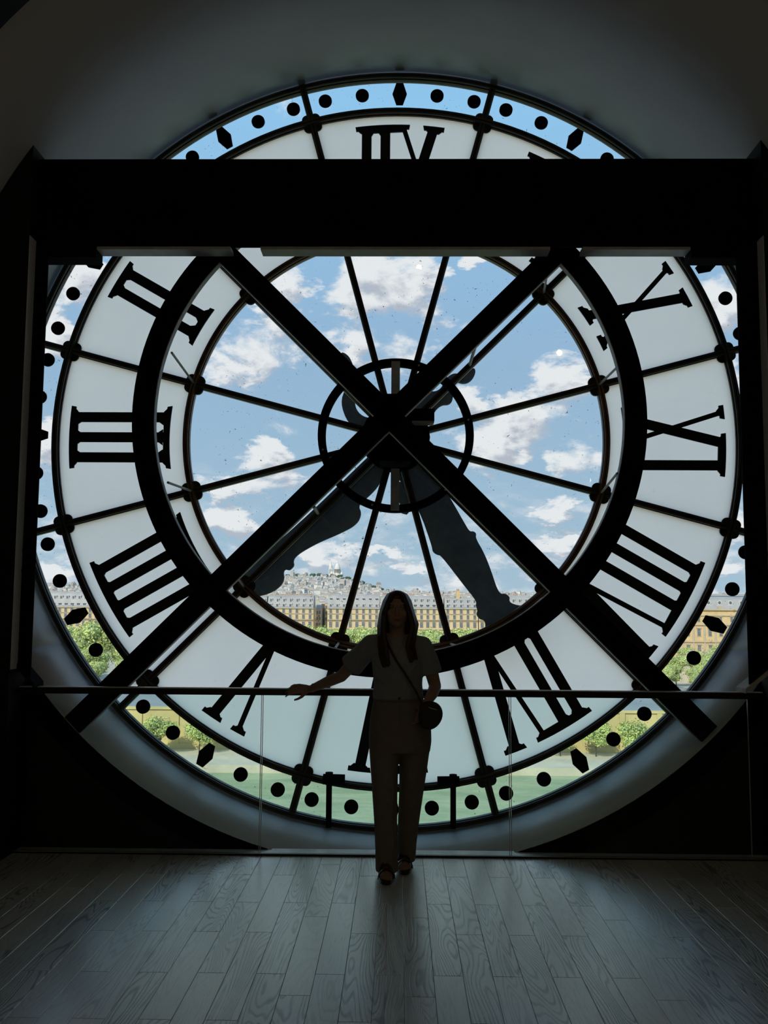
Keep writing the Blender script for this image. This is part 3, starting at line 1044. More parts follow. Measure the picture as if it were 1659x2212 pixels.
# hand builder: palm, four jointed fingers and a thumb, along given axes
def hand(mb, wrist, fwd, side, nrm, curl, thumb_out, s=1.0, spread=.10):
    f, sd, nr = Vector(fwd).normalized(), Vector(side).normalized(), Vector(nrm).normalized()
    w = Vector(wrist)
    L = .085 * s
    for k, off in enumerate((-.030, -.010, .010, .028)):
        base = w + f * L * (1.0, 1.04, 1.02, .93)[k] + sd * off * s
        mb.limb([w + sd * off * s * .55 + f * .012, base], [.0125 * s, .0100 * s], 8)
        p, ang = base, 0.0
        d0 = (f + sd * (off / .03) * spread).normalized()
        lens = [(.040, .026, .020), (.044, .029, .022), (.041, .027, .021), (.032, .021, .018)][k]
        rr = [.0088, .0080, .0072, .0062]
        for j, l in enumerate(lens):
            ang += curl[j]
            d = d0 * cos(ang) - nr * sin(ang)
            q = p + d * l * s
            mb.limb([p, q], [rr[j] * s, rr[j + 1] * s], 8)
            p = q
    t0 = w + f * .022 * s - sd * .020 * s
    t1 = t0 + (f * .55 - sd * .75 * thumb_out - nr * .25).normalized() * .042 * s
    t2 = t1 + (f * .80 - sd * .45 * thumb_out - nr * .30).normalized() * .030 * s
    t3 = t2 + (f * .90 - sd * .20 * thumb_out - nr * .30).normalized() * .024 * s
    mb.limb([t0, t1, t2, t3], [.0135 * s, .0105 * s, .0092 * s, .0075 * s], 8)


SR, ER, WR = (-.168, 5.80, 1.326), (-.352, 5.925, 1.128), (-.552, 6.100, 1.037)
SL, EL, WL = (.143, 5.80, 1.322), (.220, 5.835, 1.080), (.160, 5.665, .988)
body = MB()
# trunk
body.loft([(.005, 5.80, .80, .155, .105), (.005, 5.80, .90, .160, .105), (.0, 5.80, 1.02, .125, .090), (-.005, 5.80, 1.12, .125, .092), (-.008, 5.795, 1.22, .140, .098), (-.010, 5.80, 1.30, .135, .085), (-.010, 5.805, 1.355, .085, .060), (-.011, 5.80, 1.385, .052, .050)], 24)
body.limb([SR, (-.09, 5.805, 1.355)], [.052, .050], 14)
body.limb([SL, (.07, 5.805, 1.348)], [.052, .050], 14)
# neck and head
body.limb([(-.011, 5.805, 1.34), (-.012, 5.795, 1.42), (-.012, 5.785, 1.46)], [.052, .047, .05], 16)
HC = Vector((-.012, 5.775, 1.545))
body.ball(HC + Vector((0, .015, .015)), (.073, .090, .088), 24)
body.ball(HC + Vector((0, -.012, -.030)), (.064, .072, .080), 24)
body.ball(HC + Vector((0, -.040, -.085)), (.034, .034, .030), 16)
body.limb([HC + Vector((0, -.082, .005)), HC + Vector((0, -.098, -.030))], [.007, .012], 10)
body.ball(HC + Vector((-.010, -.086, -.034)), (.008, .008, .007), 8)
body.ball(HC + Vector((.010, -.086, -.034)), (.008, .008, .007), 8)
for sx in (-1, 1):
    body.ball(HC + Vector((sx * .038, -.058, -.030)), (.022, .018, .020), 12)
    body.ball(HC + Vector((sx * .030, -.066, .028)), (.022, .012, .007), 10)
    body.ball(HC + Vector((sx * .073, .010, -.020)), (.008, .020, .030), 10)
body.ball(HC + Vector((0, -.078, -.062)), (.022, .012, .0065), 12)
body.ball(HC + Vector((0, -.076, -.071)), (.018, .011, .0065), 12)
# arms, tapering
body.limb([SR, (-.262, 5.862, 1.232), ER], [.050, .043, .036], 16)
body.limb([ER, (-.43, 5.99, 1.094), WR], [.036, .035, .0235], 16)
body.limb([SL, (.186, 5.82, 1.205), EL], [.050, .043, .037], 16)
body.limb([EL, (.203, 5.765, 1.045), WL], [.037, .035, .0235], 16)
hand(body, (-.556, 6.104, 1.034), (-.975, .12, .02), (.09, .62, .78), (.06, -.78, .62), (.22, .40, .35), .9, 1.0, .10)
hand(body, (.157, 5.660, .984), (-.46, .34, -.82), (.42, -.86, -.28), (.70, .45, -.55), (.15, .25, .25), .8, .92, .06)
# legs and feet
HR_, KR_, AR_ = (-.085, 5.80, .84), (-.078, 5.745, .49), (-.060, 5.735, .085)
HL_, KL_, AL_ = (.095, 5.81, .84), (.080, 5.86, .49), (.052, 5.945, .085)
body.limb([HR_, (-.082, 5.77, .66), KR_, (-.068, 5.745, .33), AR_], [.085, .070, .050, .050, .034], 16)
body.limb([HL_, (.088, 5.835, .66), KL_, (.066, 5.905, .33), AL_], [.085, .070, .050, .050, .034], 16)
FEET = []
for (ax, ay, az_), dx in ((AR_, -.004), (AL_, -.012)):
    body.limb([(ax, ay + .015, .055), (ax + dx * .5, ay - .07, .052), (ax + dx, ay - .125, .036)], [.033, .030, .027], 12)
    body.ball((ax + dx, ay - .130, .032), (.040, .045, .016), 14)
    for k, (ox, oy, r) in enumerate(((.022, -.186, .0125), (.004, -.192, .0095), (-.011, -.185, .0088), (-.023, -.176, .0082), (-.033, -.166, .0075))):
        sg = 1 if ax < 0 else -1
        body.limb([(ax + dx + sg * ox * .9, ay - .145, .030), (ax + dx + sg * ox, ay + oy + .012, .026)], [r * 1.0, r], 8)
    FEET.append((ax + dx, ay))
grown('body', body, .0062, 'skin', wm, 3)
for sx in (-1, 1):
    MB().ball(HC + Vector((sx * .030, -.0725, .012)), (.0125, .0085, .0075), 14).build('eye', 'eye', wm, None, True)
MB().ball(HC + Vector((0, -.0875, -.063)), (.020, .005, .0045), 12).ball(HC + Vector((0, -.085, -.0705)), (.016, .005, .0045), 12).build('mouth', 'lip', wm, None, True)

# tee: body, sleeves, soft folds above the waist
tee = MB()
tee.loft([(-.006, 5.80, 1.005, .148, .112), (-.004, 5.80, 1.03, .152, .118), (-.004, 5.80, 1.09, .146, .112), (-.006, 5.797, 1.16, .150, .112), (-.008, 5.793, 1.23, .156, .116), (-.010, 5.797, 1.30, .156, .100), (-.010, 5.803, 1.350, .112, .074), (-.010, 5.805, 1.378, .070, .060)], 32)
tee.limb([(-.10, 5.805, 1.340), SR, (-.228, 5.842, 1.258)], [.052, .062, .066], 18)
tee.tube((-.225, 5.84, 1.262), (-.290, 5.882, 1.196), .066, .076, 18)
tee.limb([(.080, 5.805, 1.340), SL, (.172, 5.812, 1.250)], [.050, .058, .060], 18)
tee.tube((.170, 5.812, 1.258), (.199, 5.826, 1.160), .061, .066, 18)
for (p, q, r) in (((-.12, 5.705, 1.21), (.05, 5.690, 1.07), .010), ((-.125, 5.71, 1.14), (.0, 5.692, 1.035), .009), ((.11, 5.705, 1.22), (.02, 5.69, 1.12), .008), ((-.17, 5.80, 1.27), (-.10, 5.72, 1.20), .012), ((.13, 5.72, 1.10), (.04, 5.69, 1.03), .009), ((-.20, 5.79, 1.285), (-.14, 5.745, 1.235), .010)):
    tee.limb([p, tuple((a + b) / 2 for a, b in zip(p, q)), q], [r * .5, r, r * .5], 8)
grown('t_shirt', tee, .0075, 'tee', wm, 3)
# neckband and pendant
nb = MB()
pts = [(-.010 + .062 * cos(t), 5.797 + .058 * sin(t), 1.380 - .020 * max(0, -sin(t))) for t in [2 * pi * i / 24 for i in range(25)]]
nb.path(pts, .006, 8)
nb.build('neckband', 'tee', wm, None, True)
nk = MB().path([(-.055, 5.742, 1.385), (-.045, 5.715, 1.33), (-.022, 5.692, 1.285), (-.012, 5.682, 1.268), (-.002, 5.692, 1.285), (.022, 5.715, 1.33), (.034, 5.742, 1.385)], .0012, 6).ball((-.012, 5.679, 1.262), .0045, 10)
nk.build('necklace', 'gold', wm, None, True)
br = MB().path([(-.540 + .026 * cos(t) * .5, 6.088 + .026 * cos(t) * .8, 1.043 + .027 * sin(t)) for t in [2 * pi * i / 18 for i in range(19)]], .0022, 6)
br.build('bracelet', 'gold', wm, None, True)

# trousers: high waist, wide straight legs
tr = MB()
tr.loft([(.008, 5.805, .70, .182, .120), (.010, 5.805, .76, .188, .126), (.010, 5.805, .83, .186, .126), (.006, 5.80, .90, .176, .120), (.0, 5.80, .97, .158, .112), (-.002, 5.80, 1.035, .142, .106)], 32)
tr.loft([(-.063, 5.738, .024, .067, .090), (-.066, 5.742, .14, .066, .086), (-.072, 5.742, .30, .068, .082), (-.078, 5.745, .46, .074, .084), (-.082, 5.765, .60, .082, .095), (-.084, 5.795, .74, .092, .110)], 26)
tr.loft([(.051, 5.937, .036, .055, .085), (.055, 5.928, .14, .058, .084), (.066, 5.905, .30, .066, .082), (.080, 5.870, .46, .074, .084), (.090, 5.840, .60, .084, .095), (.098, 5.815, .74, .094, .110)], 26)
for (p, q, r) in (((-.14, 5.70, .50), (-.05, 5.662, .44), .012), ((-.13, 5.70, .44), (-.06, 5.66, .40), .010), ((-.02, 5.68, .52), (-.045, 5.665, .30), .007), ((-.03, 5.665, .30), (-.028, 5.665, .10), .007), ((-.09, 5.66, .20), (-.045, 5.658, .09), .009),
                  ((.13, 5.80, .50), (.04, 5.80, .43), .011), ((.03, 5.81, .48), (.07, 5.835, .33), .009), ((-.16, 5.71, .76), (-.03, 5.685, .735), .007), ((.16, 5.71, .75), (.05, 5.685, .725), .007), ((-.15, 5.72, .82), (-.06, 5.69, .86), .006), ((.10, 5.86, .20), (.06, 5.855, .10), .008)):
    tr.limb([p, tuple((a + b) / 2 for a, b in zip(p, q)), q], [r * .4, r, r * .4], 8)
grown('trousers', tr, .0078, 'trouser', wm, 3)
wb = MB()
wb.loft([(-.001, 5.80, 1.000, .152, .113), (-.002, 5.80, 1.040, .147, .110), (-.002, 5.80, 1.040, .139, .102), (-.001, 5.80, 1.0, .144, .105)], 40)
wb.build('waistband', 'trouser', wm, None, True)
MB().tube((.004, 5.692, 1.020), (.004, 5.684, 1.020), .0085, None, 14).build('button', 'button', wm, None, True)
MB().tube((.006, 5.686, .998), (.010, 5.678, .86), .0035, None, 6).build('fly_seam', 'trouser', wm)

# hair: cap, parted fringe and long locks
hr = MB()
hr.ball(HC + Vector((0, .028, .018)), (.088, .098, .092), 24)
hr.ball(HC + Vector((0, .010, .062)), (.070, .075, .044), 20)
hr.loft([(-.012, 5.845, 1.20, .075, .035), (-.012, 5.842, 1.32, .092, .045), (-.012, 5.825, 1.44, .092, .058), (-.012, 5.81, 1.55, .088, .075)], 22)
rh_ = random.Random(4)
for sx in (-1, 1):
    for k in range(9):
        q = k / 8
        x0 = HC.x + sx * (.006 + .012 * q)
        top = Vector((x0, HC.y - .072 + .085 * q, HC.z + .098 - .004 * q))
        brow = Vector((HC.x + sx * (.052 + .022 * q), HC.y - .070 + .075 * q, HC.z + .040))
        chk = Vector((HC.x + sx * (.078 + .016 * q), HC.y - .052 + .055 * q, HC.z - .035))
        wav = .012 * sin(k * 1.7)
        if sx < 0:
            jaw = Vector((HC.x - (.082 + .022 * q), HC.y - .058 + .045 * q, HC.z - .125 + wav))
            end = Vector((HC.x - (.058 + .046 * q) + rh_.uniform(-.008, .008), HC.y - .085 + .03 * q, HC.z - .235 - .055 * rh_.random()))
            tip = Vector((HC.x - (.040 + .045 * q), HC.y - .098 + .02 * q, HC.z - .320 - .03 * rh_.random()))
        else:
            jaw = Vector((HC.x + (.094 + .022 * q), HC.y - .050 + .045 * q, HC.z - .105 + wav))
            end = Vector((HC.x + (.062 + .032 * q) + rh_.uniform(-.008, .008), HC.y - .085 + .03 * q, HC.z - .205 - .03 * rh_.random()))
            tip = Vector((HC.x + (.072 + .050 * q), HC.y - .092 + .02 * q, HC.z - .290 - .03 * rh_.random()))
        hr.limb([top, (top + brow) / 2 + Vector((sx * .008, -.006, .010)), brow, chk, jaw, end, tip], [.009, .014, .016, .017, .017, .015, .006], 8)
grown('hair', hr, .0062, 'hair', wm, 3)

# sandals
for fx, fy in FEET:
    sg = 1 if fx < 0 else -1
    sole = []
    for t in range(28):
        a = 2 * pi * t / 28
        w_ = .046 - .012 * max(0, sin(a)) + .002 * cos(2 * a)
        sole.append((fx + w_ * cos(a), fy - .075 + .128 * sin(a)))
    mb = MB()
    n = len(sole)
    vs = [(x, y, 0) for x, y in sole] + [(x, y, .022) for x, y in sole]
    mb.add(vs, [tuple(range(n - 1, -1, -1)), tuple(range(n, 2 * n))] + [(i, (i + 1) % n, (i + 1) % n + n, i + n) for i in range(n)])
    sd = mb.build('sandal', 'sandal', wm)
    for y0, h_, wd, tilt in ((fy - .132, .051, .046, .012), (fy - .092, .064, .044, -.016), (fy - .060, .076, .042, .012)):
        st = MB()
        vs, fs = [], []
        for i in range(13):
            a = pi * i / 12
            for yy, rr in ((-.014, 1.0), (.014, 1.0), (.014, 1.10), (-.014, 1.10)):
                vs.append((fx + wd * cos(a) * rr, y0 + yy + tilt * cos(a), .018 + h_ * sin(a) * rr))
        for i in range(12):
            for j in range(4):
                fs.append((4 * i + j, 4 * i + (j + 1) % 4, 4 * i + 4 + (j + 1) % 4, 4 * i + 4 + j))
        st.add(vs, fs)
        st.build('sandal_strap', 'sandal', sd, None, True)

# crossbody bag on her left hip
bg_ = thing('crossbody_bag', (.196, 5.64, .84), 'small black half-moon crossbody bag hanging at the woman\'s hip', 'bag')
def moon(cx, cz, rx, rz_up, rz_dn, tilt=.0, n=30):
    out = []
    for i in range(n):
        a = 2 * pi * i / n
        x, z = rx * cos(a), (rz_up if sin(a) > 0 else rz_dn) * sin(a)
        out.append((cx + x * cos(tilt) - z * sin(tilt), cz + x * sin(tilt) + z * cos(tilt)))
    return out
bag = MB()
rings_ = []
for y, k in ((5.605, .80), (5.612, .95), (5.635, 1.0), (5.658, .95), (5.664, .80)):
    rings_.append([(x, y, z) for x, z in moon(.186, .932, .070 * k, .078 * k, .088 * k, -.35)])
vs = [p for r in rings_ for p in r]
n = 30
fs = [tuple(range(n)), tuple(range(5 * n - 1, 4 * n - 1, -1))]
for j in range(4):
    fs += [(j * n + (i + 1) % n, j * n + i, (j + 1) * n + i, (j + 1) * n + (i + 1) % n) for i in range(n)]
bag.add(vs, fs)
bag.build('bag_body', 'leather', bg_, None, True)
flap = MB().prism([(x, z) for x, z in moon(.183, .957, .068, .056, .042, -.35)], 5.598, 5.606)
flap.build('flap', 'leather', bg_)
MB().path([(.162, 5.602, .985), (.19, 5.598, .972), (.222, 5.600, .965)], .003, 6).build('zip_pull', 'galv', bg_)
MB().path([(.140, 5.640, .985), (.100, 5.668, 1.065), (.040, 5.672, 1.16), (-.015, 5.672, 1.24), (-.055, 5.694, 1.315), (-.078, 5.735, 1.368), (-.085, 5.800, 1.398), (-.070, 5.875, 1.365), (-.02, 5.918, 1.28), (.06, 5.926, 1.14), (.140, 5.895, 1.02), (.205, 5.80, .975), (.235, 5.70, .965), (.236, 5.645, .965)], .0062, 8, 0, .5).build('strap', 'leather', bg_, None, True)

# ------------------------------------------------------------------ river, quay and gardens
struct('river', MB().box(-420, 420, 30, 165, -27, -26.5), 'water', 'wide green rippled river below the clock', 'river')
struct('riverbank', MB().box(-420, 420, 165, 183, -27, -25.2), 'quay_low', 'pale lower quay path along the far side of the river', 'quay')
qw = MB().box(-420, 420, 183, 184, -26.5, -17.9).box(-420, 420, 182.7, 184.2, -17.9, -17.5).box(-420, 420, 182.6, 183, -25.2, -24.2)
for i in range(-60, 61):
    qw.box(i * 7 - .5, i * 7 + .5, 182.75, 183, -24.2, -17.9)
struct('quay_wall', qw, 'quay_wall', 'ochre stone embankment wall above the lower quay', 'wall')
struct('street', MB().box(-420, 420, 184, 237, -19, -18.5).box(-420, 420, 236, 237, -18.5, -17.4), 'asphalt', 'grey riverside street behind the embankment wall', 'street')
struct('ground', MB().box(-420, 420, 237, 620, -19, -18.45), 'ground', 'pale gravel of the public garden under the trees', 'ground')
struct('near_quay', MB().box(-420, 420, 9, 30, -27, -18.5), 'asphalt', 'near side quay at the foot of the building', 'quay')
struct('lawn', MB().box(-60, 60, 262, 292, -18.5, -18.4), 'lawn', 'lawn strip between the garden trees', 'lawn')


# trees: limbs plus crowns of single leaf sprays
def crown_mesh(seed, lobes, n, size, mats, core=.78):
    rng = random.Random(seed)
    mb = MB()
    for (c, r) in lobes:
        mb.ball(c, tuple(core * q for q in r), 8, 2)
    for i in range(n):
        c, r = lobes[rng.randrange(len(lobes))]
        z = rng.uniform(-.75, 1)
        a = rng.uniform(0, 2 * pi)
        k = sqrt(1 - z * z)
        d = Vector((k * cos(a), k * sin(a), z))
        q = rng.uniform(.72, 1.12)
        p = Vector((c[0] + d.x * r[0] * q, c[1] + d.y * r[1] * q, c[2] + d.z * r[2] * q))
        nrm = (d + Vector((rng.uniform(-.7, .7), rng.uniform(-.7, .7), rng.uniform(-.4, .9)))).normalized()
        u = nrm.orthogonal().normalized()
        u.rotate(Matrix.Rotation(rng.uniform(0, 6.28), 3, nrm))
        w = nrm.cross(u)
        s = size * rng.uniform(.6, 1.3)
        mb.add([p - s * u, p + .55 * s * w, p + s * u, p - .55 * s * w], [(0, 1, 2, 3)], rng.choices((0, 1, 2), (5, 4, 2))[0])
    me = mb.mesh('crown', mats)
    return me


def lobes_for(seed, R, H, n):
    rng = random.Random(seed)
    out = [((0, 0, H * .62), (R * .78, R * .78, H * .34))]
    for i in range(n):
        a = 2 * pi * i / n + rng.uniform(-.3, .3)
        z = rng.uniform(.42, .80)
        rr = R * rng.uniform(.40, .62) * (1.15 - .6 * abs(z - .58))
        out.append(((R * .55 * cos(a), R * .55 * sin(a), H * z), (rr, rr, rr * .85)))
    return out


def trunk_mesh(R, H):
    mb = MB().tube((0, 0, 0), (0, 0, H * .5), H * .022, H * .014, 8)
    for i in range(5):
        a = 2 * pi * i / 5
        mb.tube((0, 0, H * .33), (R * .5 * cos(a), R * .5 * sin(a), H * .62), H * .011, H * .004, 6)
    return mb.mesh('trunk', 'trunk')


GREEN = ['leaf_a', 'leaf_b', 'leaf_c']
CROWNS = [crown_mesh(s, lobes_for(s, 5.6, 15, 9), 2600, .34, GREEN) for s in (1, 2, 3)]
DEEP = [crown_mesh(s, lobes_for(s, 5.6, 15, 9), 1800, .40, ['leaf_a', 'leaf_a', 'leaf_c']) for s in (5,)]
QUAYC = [crown_mesh(s, lobes_for(s, 2.9, 7, 7), 2600, .22, ['leaf_b', 'leaf_a', 'leaf_c'], .55) for s in (11, 12)]
TR_BIG, TR_SM = trunk_mesh(5.6, 15), trunk_mesh(2.9, 7)


def tree(loc, crown, trunk, sc, label, group, rz):
    t = thing('tree', loc, label, 'tree', group)
    for me, nm in ((trunk, 'trunk'), (crown, 'crown')):
        link(nm, me, t, loc, (0, 0, rz), sc)
    return t


ORD = ['first', 'second', 'third', 'fourth', 'fifth', 'sixth', 'seventh', 'eighth', 'ninth', 'tenth', 'eleventh', 'twelfth', 'thirteenth', 'fourteenth', 'fifteenth', 'sixteenth', 'seventeenth', 'eighteenth', 'nineteenth']
PT = ['second from left in the back', 'tallest one in the middle', 'right of the tallest', 'leftmost and farthest', 'rightmost in the back', 'middle one of the lower front three', 'left one of the lower front three', 'right one of the lower front three', 'leftmost small one in front', 'second small one in front', 'third small one in front', 'rightmost small one in front']
LT = ['left one by the terrace', 'second one by the terrace', 'third one by the terrace', 'right one by the terrace', 'nearest on the left', 'nearest on the right', 'behind the shrubs', 'farthest on the right', 'small middle one in front', 'small right one in front', 'small left one in front']
# garden rows seen through the middle of the dial
rt = random.Random(3)
for i in range(15):
    x = -56 + i * 7.6 + rt.uniform(-1, 1)
    tree((x, 305 + rt.uniform(-4, 4), -18.5), CROWNS[i % 3] if i not in (8, 11) else DEEP[0], TR_BIG, (.95, .95, .92 + rt.uniform(-.05, .06)), ORD[i] + ' of the round leafy trees in the front garden row, counted from the left', 'garden trees before the street front', rt.uniform(0, 6))
for i in range(13):
    x = -62 + i * 9.3 + rt.uniform(-1.5, 1.5)
    tree((x, 338 + rt.uniform(-4, 4), -18.5), CROWNS[(i + 1) % 3], TR_BIG, (1.0, 1.0, .93 + rt.uniform(-.06, .06)), ORD[i] + ' of the further garden trees behind the front row, counted from the left', 'far garden trees', rt.uniform(0, 6))
# big plane trees at the left, through the minute ring
for i, (x, y, s) in enumerate([(-92, 262, 1.06), (-83, 258, 1.12), (-74, 256, 1.05), (-101, 272, 1.0), (-66, 262, .98), (-78, 246, .72), (-88, 247, .70), (-69, 246, .66), (-82, 240, .50), (-75, 239, .46), (-68, 240, .50), (-61, 241, .46)]):
    tree((x, y, -18.5), CROWNS[i % 3], TR_BIG, (s, s, s), ('plane tree at the garden\'s left, ' + PT[i]), 'plane trees at the left', i * 1.3)
for i, (x, y, s) in enumerate([(72, 252, .58), (79, 255, .60), (86, 262, .62), (94, 262, .66), (68, 244, .48), (76, 244, .45), (90, 300, .60), (99, 296, .70), (73, 239, .42), (79.5, 240, .44), (66, 239.5, .38)]):
    tree((x, y, -18.5), CROWNS[(i + 1) % 3], TR_BIG, (s, s, s), ('bright green low tree before the palace, ' + LT[i]), 'low trees before the palace wing', i * 1.7)
# small trees on the lower quay
for i, (x, y, s, nm) in enumerate([(-43.5, 177, .98, 'leftmost'), (-36.5, 178, .92, 'second from left'), (36, 178, .90, 'second from right'), (43, 178, 1.0, 'rightmost'), (-51, 178, .9, 'far left'), (29.5, 178, .75, 'small right')]):
    tree((x, y, -25.2), QUAYC[i % 2], TR_SM, (s, s, s), '%s young tree on the lower quay path against the embankment' % nm, 'young trees on the lower quay', i * 1.1)
# blossoming shrubs on the garden terrace at the right
BL = crown_mesh(21, [((0, 0, 1.3), (2.2, 1.6, 1.3)), ((1.4, .2, 1.0), (1.3, 1.2, .9))], 260, .26, ['blossom', 'blossom', 'leaf_a'])
for i, (x, y, s, z) in enumerate([(82.5, 268, 1.25, -12.6), (86.2, 269, 1.35, -13.2), (89, 268, 1.1, -14.2), (80.0, 269, 1.0, -13.4)]):
    o = link('shrub', BL, None, (x, y, z), (0, 0, i * 2.0), (s, s, s))
    tag(o, '%s pale pink blossoming shrub on the terrace below the palace wing' % ('leftmost but one', 'third', 'rightmost', 'leftmost')[i], 'shrub', 'blossoming shrubs')
struct('terrace', MB().box(76, 104, 266, 272, -18.5, -12.5), 'quay_low', 'raised stone terrace in front of the palace wing', 'terrace')


# cars on the riverside street
def car_mesh(mk):
    mb = MB()
    mb.prism([(-2.1, .35), (-2.15, .75), (-2.0, .95), (-1.2, 1.0), (-.7, 1.45), (.8, 1.45), (1.4, 1.0), (2.0, .88), (2.15, .6), (2.1, .35)], -.85, .85, 0)
    mb.prism([(-1.08, 1.02), (-.66, 1.40), (.76, 1.40), (1.25, 1.02)], -.87, .87, 1)
    for x in (-1.3, 1.3):
        mb.tube((x, -.88, .33), (x, -.6, .33), .33, None, 12, 2)
        mb.tube((x, .6, .33), (x, .88, .33), .33, None, 12, 2)
    return mb.mesh('car', [mk, 'car_glass', 'tyre'])


cw, cg = car_mesh('car_white'), car_mesh('car_grey')
for i, (x, y, me, lb) in enumerate([(57.5, 228, cg, 'grey car parked on the riverside street at the right, the nearer one'), (63.5, 229, cw, 'white car parked on the riverside street at the right'), (60.5, 233, cg, 'grey car behind the white one on the riverside street'), (-62, 226, cw, 'white car on the riverside street at the left'), (69, 230, cg, 'grey car at the right end of the parked row')]):
    tag(link('car', me, None, (x, y, -18.5)), lb, 'car', 'cars on the riverside street')

# ------------------------------------------------------------------ the arcaded street front
WIN_A = MB().box(-.70, .70, -.16, .05, -.95, .95, 1).box(-.52, .52, -.18, -.10, -.85, .82, 0).box(-.03, .03, -.20, -.17, -.85, .82, 1).box(-.62, .62, -.30, -.16, -.98, -.88, 2).mesh('window', ['pane_far', 'ledge', 'lead'])
WIN_B = MB().box(-.85, .85, -.16, .05, -1.35, 1.35, 1).box(-.62, .62, -.18, -.10, -1.25, 1.2, 0).box(-.04, .04, -.20, -.17, -1.25, 1.2, 1).box(-.62, .62, -.20, -.17, .5, .58, 1).mesh('window', ['pane_far', 'ledge', 'lead'])
DORM = MB().box(-.75, .75, -.35, 1.4, -.95, .80, 1).box(-.48, .48, -.38, -.30, -.8, .62, 0).box(-.88, .88, -.42, 1.4, .80, .95, 1).mesh('dormer', ['pane_far', 'frame_far', 'lead'])
DORM_R = MB().box(-.70, .70, -.30, 1.4, -.75, .60, 1).tube((0, -.3, .3), (0, 1.2, .3), .70, None, 12, 1).tube((0, -.33, .25), (0, -.28, .25), .45, None, 12, 0).mesh('dormer', ['pane_far', 'frame_far', 'zinc'])
CHIM = MB().box(-1.6, 1.6, -.45, .45, 0, 2.6, 0).box(-1.7, 1.7, -.55, .55, 2.4, 2.65, 0)
for k in range(6):
    CHIM.tube((-1.35 + .54 * k, 0, 2.6), (-1.35 + .54 * k, 0, 3.3), .17, .14, 8, 1)
CHIM = CHIM.mesh('chimney', ['chimney', 'terracotta'])


def street_front(x0, x1, y, zc, ridge, label, dorm, phase=.0, stone='sand', extra_chim=0):
    b = thing('apartment_building', ((x0 + x1) / 2, y, -18.45), label, 'building', 'arcaded street front')
    MB().box(x0, x1, y, y + 13, -18.45, zc).build('facade', stone, b)
    cr = MB().box(x0, x1, y - .55, y, zc - .35, zc + .1).box(x0, x1, y - .35, y, zc - 2.75, zc - 2.5).box(x0, x1, y - .7, y, zc - 5.6, zc - 5.25).box(x0, x1, y - .3, y, zc - 6.1, zc - 5.95).box(x0, x1, y - .5, y, zc - 10.0, zc - 9.7)
    cr.build('cornice', 'ledge', b)
    h = ridge - zc
    rf = MB().prism_x([(y - .1, zc), (y + 1.2, zc + h * .45), (y + 3.0, zc + h * .86), (y + 4.6, zc + h), (y + 9, zc + h), (y + 13, zc)], x0 + .1, x1 - .1)
    rf.build('roof', 'zinc', b)
    MB().box(x0, x1, y - .5, y - .42, zc + .1, zc + .55).build('roof_railing', 'lead', b)
    n = max(1, int((x1 - x0) / 2.88))
    for i in range(n):
        x = x0 + (x1 - x0) * (i + .5) / n
        for z, me in ((zc - 1.35, WIN_A), (zc - 4.05, WIN_A), (zc - 7.7, WIN_B)):
            if me is WIN_B and False:
                continue
            link('window', me, b, (x, y, z))
        link('dormer', dorm[0], b, (x, y + .55, zc + 1.05))
        link('dormer', dorm[1], b, (x, y + 1.75, zc + h * .62), None, (.85, 1, .85))
    for i in range(1 + int((x1 - x0) / 12) + extra_chim):
        x = x0 + 1.8 + (x1 - x0 - 3.6) * i / max(1, int((x1 - x0) / 12) + extra_chim)
        link('chimney', CHIM, b, (x, y + 5 + (i % 2) * 1.5, ridge - 1.5), None, (.8, 1, .7))
    return b


street_front(-83, -62.4, 450, 1.10, 6.6, 'sand coloured block with steep grey roof farthest left behind the hour hand', (DORM, DORM))
street_front(-62, -40.2, 450, 1.15, 6.9, 'sand coloured block with many chimneys left of the narrow side street', (DORM, DORM), 0, 'sand', 5)
street_front(-33.6, -9.0, 450, 1.2, 7.7, 'sand coloured block with tall grey mansard right of the narrow side street', (DORM, DORM_R))
street_front(-8.6, 20.8, 450, 1.3, 7.2, 'sand coloured block whose middle is behind the standing woman', (DORM_R, DORM))
street_front(21.2, 37.0, 450, 1.35, 6.7, 'sand coloured block with a broad attic window right of the woman', (DORM, DORM))
street_front(37.4, 73, 450, 1.4, 7.4, 'long sand coloured block behind the minute hand at the right', (DORM, DORM))
street_front(73.4, 101, 450, 1.45, 6.6, 'sand coloured block at the right end of the street front', (DORM_R, DORM))
street_front(-176, -118, 450, .95, 8.2, 'long block with pale grey mansard seen left through the minute ring', (DORM_R, DORM), 0, 'sand', 2)
street_front(-117.5, -83.4, 450, 1.05, 7.2, 'block between the left mansard and the hour hand', (DORM, DORM))
# houses down the side street
for i, (x0, x1, y, zt, mk, lb) in enumerate([(-40.0, -37.6, 462, .8, 'house_c', 'shaded beige house on the left side of the narrow side street'), (-36.4, -33.8, 470, 3.4, 'sand', 'narrow yellow house on the right side of the side street'), (-40, -33.6, 560, 4.5, 'house_b', 'pale house closing the view up the side street')]):
    h = thing('house', ((x0 + x1) / 2, y, -18.4), lb, 'house')
    MB().box(x0, x1, y, y + 40, -18.4, zt).build('wall', mk, h)
    MB().prism_x([(y - .2, zt), (y + 3, zt + 2.4), (y + 37, zt + 2.4), (y + 40, zt)], x0, x1).build('roof', 'house_roof', h)
    for k in range(3):
        for j in range(2):
            link('window', WIN_A, h, (x0 + (x1 - x0) * (j + .5) / 2, y, zt - 1.8 - 2.9 * k), None, (.7, 1, .8))
yc = thing('chimney_stack', (27.8, 453, 3), 'tall yellow chimney wall rising above the roofs right of the woman', 'chimney')
MB().box(27.0, 28.7, 453, 457, 1.4, 9.6).box(26.9, 28.8, 452.9, 457.1, 9.3, 9.7).build('shaft', 'ochre', yc)
